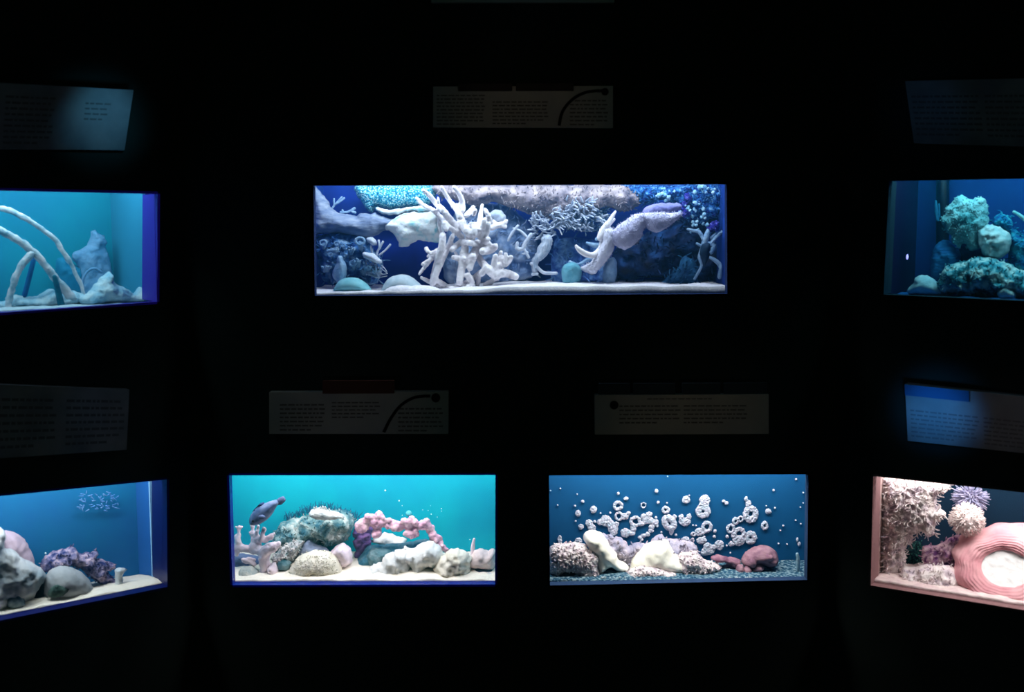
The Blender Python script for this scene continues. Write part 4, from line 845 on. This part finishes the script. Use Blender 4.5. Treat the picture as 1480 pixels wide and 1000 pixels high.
# ================================================================== lower left tank
T = tanks['LL']
greyw = M('grey white rock', S(150, 165, 172), S(185, 188, 190), S(205, 205, 205), scale=16, bump=.7, bscale=60, dist=.006)
purp = M('purple crusted rock', S(40, 52, 104), S(130, 124, 158), S(205, 180, 195), scale=50, bump=1, bscale=70, dist=.01, band=(.38, .64))
puff(T, 'pink_dome', ZB((-40, 420), (30, 405), (90, 415), (140, 450), (180, 510), (205, 570), (215, 640), (150, 690), (0, 690), (-60, 600)), M('dusty pink rock', S(165, 145, 160), S(190, 165, 178), scale=20, bump=.4), 'dusty pink dome rock at the left edge of the lower left aquarium', 'rock', d=.2, th=.07, namp=.008)
puff(T, 'grey_boulder', ZB((-120, 500), (-60, 400), (0, 385), (30, 420), (25, 500), (80, 520), (140, 570), (200, 600), (260, 640), (270, 690), (220, 760), (200, 810), (140, 850), (60, 880), (-40, 900), (-120, 880)), greyw, 'craggy grey white boulder in front of the dusty pink dome', 'rock', d=.13, th=.07, namp=.022, nsc=24)
puff(T, 'brown_hollow', ZB((20, 660), (90, 630), (180, 645), (240, 660), (230, 720), (150, 740), (60, 730)), M('brownish shaded rock', S(110, 96, 100), S(140, 130, 134), scale=30, bump=.6), 'brownish shaded rock tucked into the craggy boulder', 'rock', d=.1, th=.02, ground=False)
puff(T, 'teal_stone', ZB((20, 850), (30, 800), (70, 775), (120, 780), (150, 810), (140, 850), (80, 870)), M('teal stone', S(40, 90, 105), S(150, 165, 170), scale=40, bump=.7), 'small teal stone on the sand at the front left', 'rock', d=.09, th=.03)
puff(T, 'dark_gap_rock', ZB((185, 790), (190, 710), (230, 670), (275, 680), (290, 740), (270, 810), (220, 815)), M('black green rock', S(12, 40, 46), S(30, 60, 60), scale=40, bump=.8), 'black green rock between the craggy boulder and the grey dome', 'rock', d=.15, th=.03)
puff(T, 'grey_dome', ZB((260, 790), (265, 710), (300, 650), (350, 622), (410, 618), (470, 640), (520, 680), (552, 730), (550, 780), (500, 805), (400, 815), (300, 812)), M('smooth grey dome', S(150, 158, 162), S(172, 174, 176), scale=20, bump=.3), 'smooth grey dome rock on the sand with a dark hollow', 'rock', d=.125, th=.06, namp=.005, rough=.5)
puff(T, 'dark_green_clump', ZB((290, 800), (305, 750), (350, 728), (410, 728), (430, 750), (400, 785), (350, 806)), M('dark hollow green', S(40, 70, 66), S(84, 108, 100), scale=50, bump=.8), 'dark green patch painted as the shaded hollow of the grey dome', 'weed', d=.074, th=.012, ground=False)  # shade of the dome's hollow painted as a dark green patch
puff(T, 'purple_rock', ZB((240, 620), (260, 580), (330, 530), (400, 510), (450, 505), (470, 535), (520, 540), (580, 522), (590, 545), (560, 575), (620, 575), (690, 605), (695, 625), (640, 640), (700, 700), (720, 745), (640, 740), (560, 700), (500, 650), (420, 610), (350, 640), (260, 650)), purp, 'jagged purple crusted rock ridge behind the grey dome', 'rock', d=.19, th=.05, namp=.022, nsc=50, rough=1.6, twigs=(120, .008, .0022, .9))
puff(T, 'stub_coral', ZB((690, 740), (695, 690), (692, 640), (720, 625), (765, 632), (745, 655), (740, 700), (745, 745), (715, 755)), M('white stub coral', S(215, 220, 222), S(180, 195, 205), scale=60, bump=.6), 'small white stub standing at the right end of the purple ridge', 'coral', d=.11, th=.015)
random.seed(41); g = Geo()
for i in range(60):
    x, y = ZB((random.uniform(450, 710), random.uniform(175, 285)))[0]
    if abs(x - 139) + abs(y - 725) * 1.6 > 42: continue
    a = random.uniform(0, 6.28); l = random.uniform(3, 7); branches(T, g, [[(x, y, 1.1), (x + l * math.cos(a), y + l * .6 * math.sin(a), .6)]], T.D - .02, n=5, step=9)
thing(T, 'feather_coral', g, M('faint blue feather', S(70, 125, 190), S(110, 155, 205), scale=50), 'faint feathery growth high on the back of the lower left aquarium', 'coral')
thing(T, 'bubble', balls(T, Geo(), ZB((275, 540, 6)), .2), bub, 'single tiny bubble above the purple ridge', 'bubble')

# ================================================================== upper right tank
T = tanks['UR']
seag = M('sea green pale rock', S(110, 180, 185), S(150, 190, 192), S(170, 196, 196), scale=16, bump=.7, bscale=60, dist=.008)
beige = M('beige crusted rock', S(150, 190, 195), S(215, 212, 210), scale=30, bump=.7, bscale=60, dist=.006, band=(.3, .55))
crust = M('blotchy sea green crust', S(10, 60, 80), S(70, 160, 175), S(215, 225, 222), scale=30, bump=1, bscale=70, dist=.012, band=(.36, .6))
puff(T, 'pale_rock', ZC((530, 380), (560, 310), (580, 260), (630, 210), (670, 195), (720, 225), (780, 212), (830, 240), (850, 310), (850, 390), (820, 440), (790, 480), (780, 560), (720, 575), (680, 540), (640, 570), (600, 510), (560, 450)), seag, 'big pale sea green rock head in the upper right aquarium', 'rock', d=.21, th=.045, namp=.012, nsc=50, rough=2.2, ground=False, twigs=(360, .005, .0015, .9))
puff(T, 'beige_rock', ZC((770, 460), (800, 420), (850, 400), (930, 420), (990, 460), (1015, 510), (1000, 560), (960, 620), (900, 640), (830, 620), (790, 560)), beige, 'beige crusted rock right beside the pale sea green head', 'rock', d=.2, th=.045, namp=.012, nsc=70, rough=1.2, ground=False)
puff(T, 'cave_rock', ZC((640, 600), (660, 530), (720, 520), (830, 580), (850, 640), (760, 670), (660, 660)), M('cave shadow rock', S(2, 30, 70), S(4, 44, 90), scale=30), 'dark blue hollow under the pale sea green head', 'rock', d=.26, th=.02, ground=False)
puff(T, 'blue_sponge', ZC((460, 640), (475, 570), (510, 520), (570, 510), (630, 560), (665, 620), (640, 680), (560, 710), (500, 740), (460, 720)), M('soft blue sponge', S(20, 92, 150), S(40, 120, 170), scale=24, bump=.6, stretch=(1, 1, 4)), 'soft rounded blue sponge at the left foot of the sea green head', 'sponge', d=.24, th=.06, namp=.01)
puff(T, 'crusted_mound', ZC((500, 800), (530, 740), (570, 680), (640, 660), (720, 640), (800, 620), (900, 640), (1000, 670), (1100, 720), (1300, 760), (1400, 820), (1400, 920), (1000, 900), (700, 890), (540, 880)), crust, 'broad blotchy crusted mound under the sea green head', 'rock', d=.17, th=.08, namp=.026, nsc=36, rough=1.6, twigs=(260, .008, .002, .9))
puff(T, 'teal_rock', ZC((880, 400), (900, 340), (950, 325), (1010, 370), (1030, 430), (1100, 460), (1300, 480), (1350, 640), (1200, 720), (1050, 680), (980, 600), (1010, 500), (950, 430)), M('mottled teal rock', S(4, 70, 130), S(10, 120, 160), S(60, 170, 190), scale=50, bump=1, dist=.01), 'mottled teal rock at the right behind the beige rock', 'rock', d=.25, th=.06, namp=.022, rough=1.4, twigs=(160, .012, .0022, .9))
g = Geo(); branches(T, g, [ZC((1025, 315, 10), (1060, 335, 12), (1110, 375, 14), (1180, 440, 16), (1220, 520, 16))], .2); thing(T, 'twig_coral', g, seag, 'thin pale twig at the right edge of the upper right aquarium', 'coral')
puff(T, 'white_wedge', ZC((298, 865), (310, 825), (340, 800), (345, 770), (390, 750), (440, 755), (490, 790), (530, 840), (540, 870), (420, 880)), M('white wedge stone', S(185, 215, 225), S(215, 228, 232), scale=30, bump=.5), 'white wedge shaped stone in the lower left corner of the dark blue aquarium', 'rock', d=.15, th=.04, namp=.008, rough=.8)
puff(T, 'pale_stone', ZC((910, 880), (930, 845), (980, 840), (1030, 870), (1040, 895), (960, 900)), beige, 'small pale stone in front of the blotchy mound', 'rock', d=.09, th=.02)
g = Geo(); c = T.P(*ZC((292, 625))[0], .15); g.sphere(c, .004, sx=(.003, .003, .0075)); thing(T, 'glowing_fleck', g, M('glowing lamp', S(190, 190, 255), bump=0, emit=(S(150, 150, 255), 2.0)), 'small glowing violet white lamp at the left of the dark blue aquarium', 'fleck')  # small emissive oval in the water
g = Geo(); P0 = ZC((535, 110), (535, 760)); branches(T, g, [[(P0[0][0], P0[0][1] - 14, 9), (P0[1][0], P0[1][1], 9)]], .36, n=12, step=40)
thing(T, 'filter_pipe', g, M('black pipe', S(3, 8, 18), bump=0, rough=.4), 'dark vertical filter pipe behind the sea green head', 'pipe', ground=True)
g = Geo(); branches(T, g, [ZC((488, 240, 7), (492, 300, 14), (500, 370, 13))], .3); branches(T, g, [ZC((510, 260, 5), (512, 350, 9))], .3); thing(T, 'feather_frond', g, M('dim teal frond', S(20, 90, 125), S(30, 110, 140), scale=40), 'dim teal frond hanging by the dark pipe', 'frond')

# ================================================================== lower right tank
T = tanks['LR']
frill = M('frilly pinkish white coral', S(186, 174, 186), S(228, 212, 216), S(246, 236, 232), scale=36, bump=.7, bscale=80, dist=.01, band=(.32, .55))
pinkr = M('pink ringed sponge', S(212, 144, 152), S(226, 168, 172), S(234, 186, 187), scale=12, bump=.5, kind='noise')
mauve = M('mauve encrusted rock', S(110, 60, 120), S(190, 150, 175), S(225, 195, 205), scale=40, bump=1, dist=.01, band=(.38, .6))
puff(T, 'frilly_coral', ZD((150, 85), (300, 90), (480, 110), (560, 130), (560, 180), (505, 200), (495, 260), (540, 300), (545, 330), (490, 370), (485, 440), (440, 450), (400, 420), (370, 450), (340, 430), (345, 490), (300, 520), (300, 600), (255, 680), (240, 720), (160, 740), (150, 500)), frill, 'frilly pinkish white coral column climbing the left side of the lower right aquarium', 'coral', d=.15, th=.04, namp=.018, nsc=90, rough=2.4, twigs=(700, .016, .0015, .9))
def fuzzball(name, cx, cy, r, d, mat, label, n=240, seed=1, ln=.45, core=.8):
    random.seed(seed); g = Geo(); k = T.m(cx, cy, d); c = T.P(cx, cy, d); g.sphere(c, r * k * core, n=16, m=10)
    for i in range(n):
        v = V((random.gauss(0, 1), random.gauss(0, 1), random.gauss(0, 1))).normalized()
        if v.dot(T.n) < -.4: continue
        a = c + v * (r * k * core * .9); b = c + v * (r * k * (core + random.uniform(.5, 1) * ln)); s = V((random.uniform(-.1, .1), 0, random.uniform(-.2, .05))) * (r * k * ln)
        g.tube([a, (a + b) / 2 + s * .3, b + s], [r * k * .05, r * k * .04, r * k * .018], n=5, cap=False)
    return thing(T, name, g, mat, label, 'anemone')
fx, fy = ZD((685, 350))[0]
fuzzball('anemone', fx, fy, 24, .18, M('cream anemone', S(225, 208, 205), S(240, 226, 220), scale=50, bump=.3), 'round cream fuzzy anemone above the pink bowl sponge', core=.88, ln=.22, n=520)
fx, fy = ZD((705, 215))[0]
fuzzball('anemone', fx, fy, 26, .25, M('grey lilac anemone', S(140, 140, 172), S(185, 178, 200), scale=50, bump=.3), 'grey lilac feathery anemone up behind the cream one', core=.5, ln=.55, seed=2, n=320)
puff(T, 'mauve_rock', ZD((400, 540), (420, 510), (500, 510), (570, 470), (620, 450), (680, 470), (680, 540), (640, 600), (580, 640), (520, 640), (440, 620), (410, 580)), mauve, 'mauve crusted rock left of the pink bowl sponge', 'rock', d=.22, th=.05, namp=.02, nsc=50, rough=1.4, twigs=(120, .008, .0018, .9))
puff(T, 'green_weed', ZD((270, 650), (300, 560), (340, 500), (400, 500), (400, 600), (350, 660), (280, 690)), M('sparkling green weed', S(3, 30, 44), S(8, 56, 62), S(60, 130, 116), scale=160, bump=.9), 'dark sparkling green weed in the gap beside the frilly column', 'weed', d=.28, th=.03, namp=.01, twigs=(160, .012, .0012, .9))
puff(T, 'pale_rubble', ZD((180, 740), (260, 690), (290, 640), (340, 650), (420, 630), (480, 640), (560, 640), (640, 690), (660, 760), (640, 830), (460, 800), (300, 770)), frill, 'pale rubble on the floor between the frilly column and the pink bowl', 'rubble', d=.14, th=.05, namp=.016, nsc=44, twigs=(200, .010, .0018, .9))
puff(T, 'pink_mound', ZD((780, 360), (850, 360), (930, 385), (1000, 360), (1100, 345), (1300, 380), (1300, 520), (1000, 520), (860, 470), (800, 420)), M('rosy rock', S(170, 110, 150), S(215, 165, 185), S(230, 190, 200), scale=30, bump=.8), 'rosy rock bank behind the pink bowl sponge', 'rock', d=.27, th=.06, namp=.014)
# bowl sponge: a tilted shallow dish with ridged pink rim and white hollow
e = empty('bowl_sponge', T.P(*ZD((900, 860))[0], .14), 'huge pink bowl shaped sponge with a white hollow, lower right corner', 'sponge')
random.seed(2)
cx, cy = ZD((935, 650))[0]; k = T.m(cx, cy, .16); C0 = T.P(cx, cy, .15)
vs = []; fs = []; NR, NA = 46, 96; RX, RY = 78, 54
hole = (.40, .42)
def bowlp(i, j):
    t = i / NR; a = 2 * math.pi * j / NA
    rim = 1 + .05 * math.sin(5 * a + 1) + .03 * math.sin(11 * a)
    # t 0..1 from the lip of the hollow outward
    r = .42 + (rim - .42) * t
    x = RX * r * math.cos(a) * k; z = RY * r * math.sin(a) * k
    h = .055 * math.sin(math.pi * min(1, .18 + .82 * t)) ** .7 + .0012 * math.sin(t * 62 + 3.0 * noise.noise(V((x * 14, z * 14, 0)))) * (1 - t * .3)
    h += .007 * noise.fractal(V((x * 26, z * 26, 4)), 1, 2, 3)
    return C0 + T.w.t * x + V((0, 0, z)) + T.n * (h - .02 - .07 * z / (RY * k))
for i in range(NR + 1):
    for j in range(NA): vs.append(bowlp(i, j))
for i in range(NR):
    for j in range(NA):
        a, b = i * NA + j, i * NA + (j + 1) % NA; fs.append((a, b, b + NA, a + NA))
n0 = len(vs)
for j in range(NA): p = vs[NR * NA + j]; vs.append(C0 + (p - C0) * .8 - T.n * .05)
for j in range(NA):
    a, b = NR * NA + j, NR * NA + (j + 1) % NA; fs.append((a, b, n0 + (j + 1) % NA, n0 + j))
fs.append(tuple(range(n0, n0 + NA)))
link('bowl', vs, fs, pinkr, e)
vs = []; fs = []; m = 14
for i in range(m + 1):
    for j in range(NA):
        a = 2 * math.pi * j / NA; r = .46 * i / m
        x = RX * r * math.cos(a) * k; z = RY * r * math.sin(a) * k
        vs.append(C0 + T.w.t * x + V((0, 0, z)) + T.n * (.006 + .008 * (r / .46) ** 2 + .002 * noise.noise(V((x * 60, z * 60, 0))) - .07 * z / (RY * k)))
for i in range(m):
    for j in range(NA):
        a, b = i * NA + j, i * NA + (j + 1) % NA; fs.append((a, b, b + NA, a + NA))
link('hollow', vs, fs, M('white hollow', S(238, 240, 236), S(246, 246, 242), scale=30, bump=.3), e)

# ================================================================== information signs
paper = M('pale sign panel', S(190, 176, 165), S(176, 164, 158), scale=12, bump=0, rough=.45)
ink = M('dark print', S(112, 102, 98), bump=0)
def sign(w, q, ot, ob, label, rows, swoosh=False, dot=None, header=None, cols=((.02, .34), (.36, .66), (.70, .98)), seed=0, panel=None, inkm=None):
    random.seed(seed)
    P = [w.uv(w.P(q[i][0], q[i][1], -(ot if i < 2 else ob))) for i in range(4)]
    def at(u, v, o=0):
        a = P[0].lerp(P[1], u); b = P[3].lerp(P[2], u); c = a.lerp(b, v); return w.xyz(c.x, c.y, -(ot + (ob - ot) * v) - o)
    ctr = at(.5, 1); e = empty('information_sign', w.xyz(w.uv(ctr).x, ctr.z, 0), label, 'sign')
    g = Geo(); g.hexa([at(0, 0), at(1, 0), at(1, 1), at(0, 1)], [w.xyz(w.uv(at(*c)).x, at(*c).z, -.001) for c in ((0, 0), (1, 0), (1, 1), (0, 1))])
    link('panel', g.v, g.f, panel or paper, e, False)
    for ci, (c0, c1) in enumerate(cols):
        g = Geo(); r0, r1, n = rows[ci] if isinstance(rows[0], (tuple, list)) else rows
        for r in range(n):
            v = r0 + (r1 - r0) * r / max(1, n - 1); u = c0; h = (r1 - r0) / n * .22
            while u < c1 - .02:
                l = min(random.uniform(.012, .04), c1 - u)
                if r == n - 1 and u > c0 + (c1 - c0) * .6: break
                a, b, c, d = at(u, v - h, .0012), at(u + l, v - h, .0012), at(u + l, v + h, .0012), at(u, v + h, .0012)
                g.add([a, b, c, d], [(0, 1, 2, 3)]); u += l + .007
        link('text_column', g.v, g.f, inkm or ink, e, False)
    if swoosh:
        g = Geo(); pts = smooth2(swoosh, .03, closed=False); W = []
        for i, p in enumerate(pts):
            q2 = pts[min(i + 1, len(pts) - 1)]; q1 = pts[max(0, i - 1)]; dx, dy = (q2[0] - q1[0]) * 4, q2[1] - q1[1]; l = math.hypot(dx, dy) or 1
            nx, ny = -dy / l / 4, dx / l; t = .035
            W += [at(p[0] + nx * t, p[1] + ny * t, .002), at(p[0] - nx * t, p[1] - ny * t, .002)]
        link('curved_line', W, [(2 * i, 2 * i + 1, 2 * i + 3, 2 * i + 2) for i in range(len(pts) - 1)], M('black print', S(14, 14, 14), bump=0), e, False)
    if dot:
        g = Geo(); n = 16; g.add([at(dot[0] + dot[2] / 4.4 * math.cos(6.283 * i / n), dot[1] + dot[2] * math.sin(6.283 * i / n), .002) for i in range(n)], [tuple(range(n))])
        link('emblem', g.v, g.f, M('black print', S(14, 14, 14), bump=0), e, False)
    if header:
        for (u0, v0, u1, v1, mt) in header:
            g = Geo(); g.hexa([at(u0, v0, .006), at(u1, v0, .006), at(u1, v1, .006), at(u0, v1, .006)], [at(u0, v0, .002), at(u1, v0, .002), at(u1, v1, .002), at(u0, v1, .002)])
            link('title_plate', g.v, g.f, mt, e, False)
    return e
darkp = M('dark title plate', S(60, 50, 46), S(52, 44, 42), scale=30, bump=0); redp = M('dull red title plate', S(92, 52, 42), bump=0); bluep = M('dull blue title plate', S(46, 58, 66), bump=0)
dimp = M('dim sign panel', S(140, 138, 140), S(112, 112, 118), scale=9, bump=0, rough=.4); faint = M('faint print', S(96, 95, 98), bump=0); bluesh = M('blue grey sign panel', S(160, 160, 165), S(140, 140, 146), scale=9, bump=0); faint2 = M('faint grey print', S(122, 122, 128), bump=0)
sign(WC, [(626, 125), (886, 124), (886, 185), (626, 184)], .05, .02, 'dim beige sign with a black curved line above the upper centre aquarium', ((.22, .92, 9), (.38, .9, 7), (.35, .92, 7)), swoosh=[(.70, .95), (.72, .6), (.78, .3), (.86, .14), (.94, .12)], dot=(.955, .14, .09), header=[(.14, -.06, .44, .12, darkp), (.46, -.06, .78, .12, darkp)], cols=((.02, .30), (.33, .64), (.76, .98)), seed=1)
sign(WC, [(389, 567), (648, 566), (648, 627), (389, 627)], .03, .015, 'dim beige sign with a reddish title tab above the turquoise aquarium', ((.3, .9, 7), (.25, .6, 5), (.4, .92, 6)), swoosh=[(.64, .96), (.68, .62), (.74, .3), (.82, .12), (.9, .1)], dot=(.93, .14, .11), header=[(.30, -.28, .70, .03, redp)], cols=((.06, .32), (.35, .62), (.72, .97)), seed=2)
sign(WC, [(860, 571), (1111, 570), (1111, 627), (860, 628)], .03, .015, 'dim beige sign with a small black round emblem above the deep blue aquarium', ((.28, .7, 5), (.28, .7, 5), (.1, .16, 1)), dot=(.11, .25, .11), header=[(.02, -.30, .20, -.02, bluep), (.22, -.30, .46, -.02, bluep), (.5, -.30, .72, -.02, bluep), (.74, -.30, .99, -.02, bluep)], cols=((.14, .5), (.51, .88), (.3, .9)), seed=3)
sign(WC, [(623, -52), (888, -52), (888, 3.5), (623, 3.5)], .04, .02, 'dim blue sign at the very top edge of the photo above the centre', (.2, .8, 6), seed=4)
sign(WL, [(-140, 112), (193, 130), (180, 217), (-140, 214)], .075, .02, 'blue lit sign above the upper left aquarium', ((.2, .9, 9), (.2, .9, 9), (.25, .5, 4)), seed=5, cols=((.05, .36), (.42, .64), (.78, .9)), panel=dimp, inkm=faint)
sign(WL, [(-140, 550), (187, 563), (183, 650), (-140, 672)], .03, .015, 'nearly black sign above the lower left aquarium', (.2, .85, 7), seed=6, panel=dimp, inkm=faint)
sign(WR, [(1308, 117), (1640, 110), (1640, 216), (1321, 207)], .075, .02, 'very dark blue sign above the upper right aquarium', (.25, .85, 8), seed=7, panel=dimp, inkm=faint)
sign(WR, [(1308, 555), (1640, 590), (1640, 672), (1312, 637)], .04, .02, 'blue to brown lit sign above the lower right aquarium', (.45, .9, 7), seed=8, panel=bluesh, inkm=faint2, header=[(.0, .0, .30, .19, M('deep blue title plate', S(50, 100, 150), bump=0))])

def spot(name, w, px, py, out, side, power, col, ang=60, up=.0, blend=1.0):  # unseen fill spot added to light a sign in place of tank glow
    tgt = w.P(px, py, -.03); l = bpy.data.lights.new(name, 'SPOT'); l.energy = power; l.color = col; l.spot_size = math.radians(ang); l.spot_blend = blend; l.shadow_soft_size = .02
    o = bpy.data.objects.new(name, l); COL.objects.link(o); o.location = tgt + w.n * out + w.t * side + V((0, 0, up))
    o.rotation_euler = (tgt - o.location).to_track_quat('-Z', 'Y').to_euler(); return o
spot('sign_fill', WC, 760, 155, .5, 0, .12, (1, .72, .52), 62)
spot('sign_fill', WC, 505, 598, .5, -.02, .12, (.85, .78, 1), 62)
spot('sign_fill', WC, 985, 598, .5, 0, .12, (1, .84, .7), 62)
spot('sign_fill', WC, 755, -15, .4, 0, .04, (.2, .4, 1), 62)
spot('sign_fill', WL, 152, 172, .24, .02, .8, (.15, .62, 1), 62)
spot('sign_fill', WL, 150, 600, .35, .0, .06, (.3, .45, 1), 46)
spot('sign_fill', WR, 1335, 160, .35, .0, .09, (.05, .35, 1), 46)
spot('sign_fill', WR, 1352, 594, .23, .0, 1.3, (.06, .38, 1), 62)
spot('sign_fill', WR, 1450, 610, .35, 0, .10, (.9, .6, .6), 54)
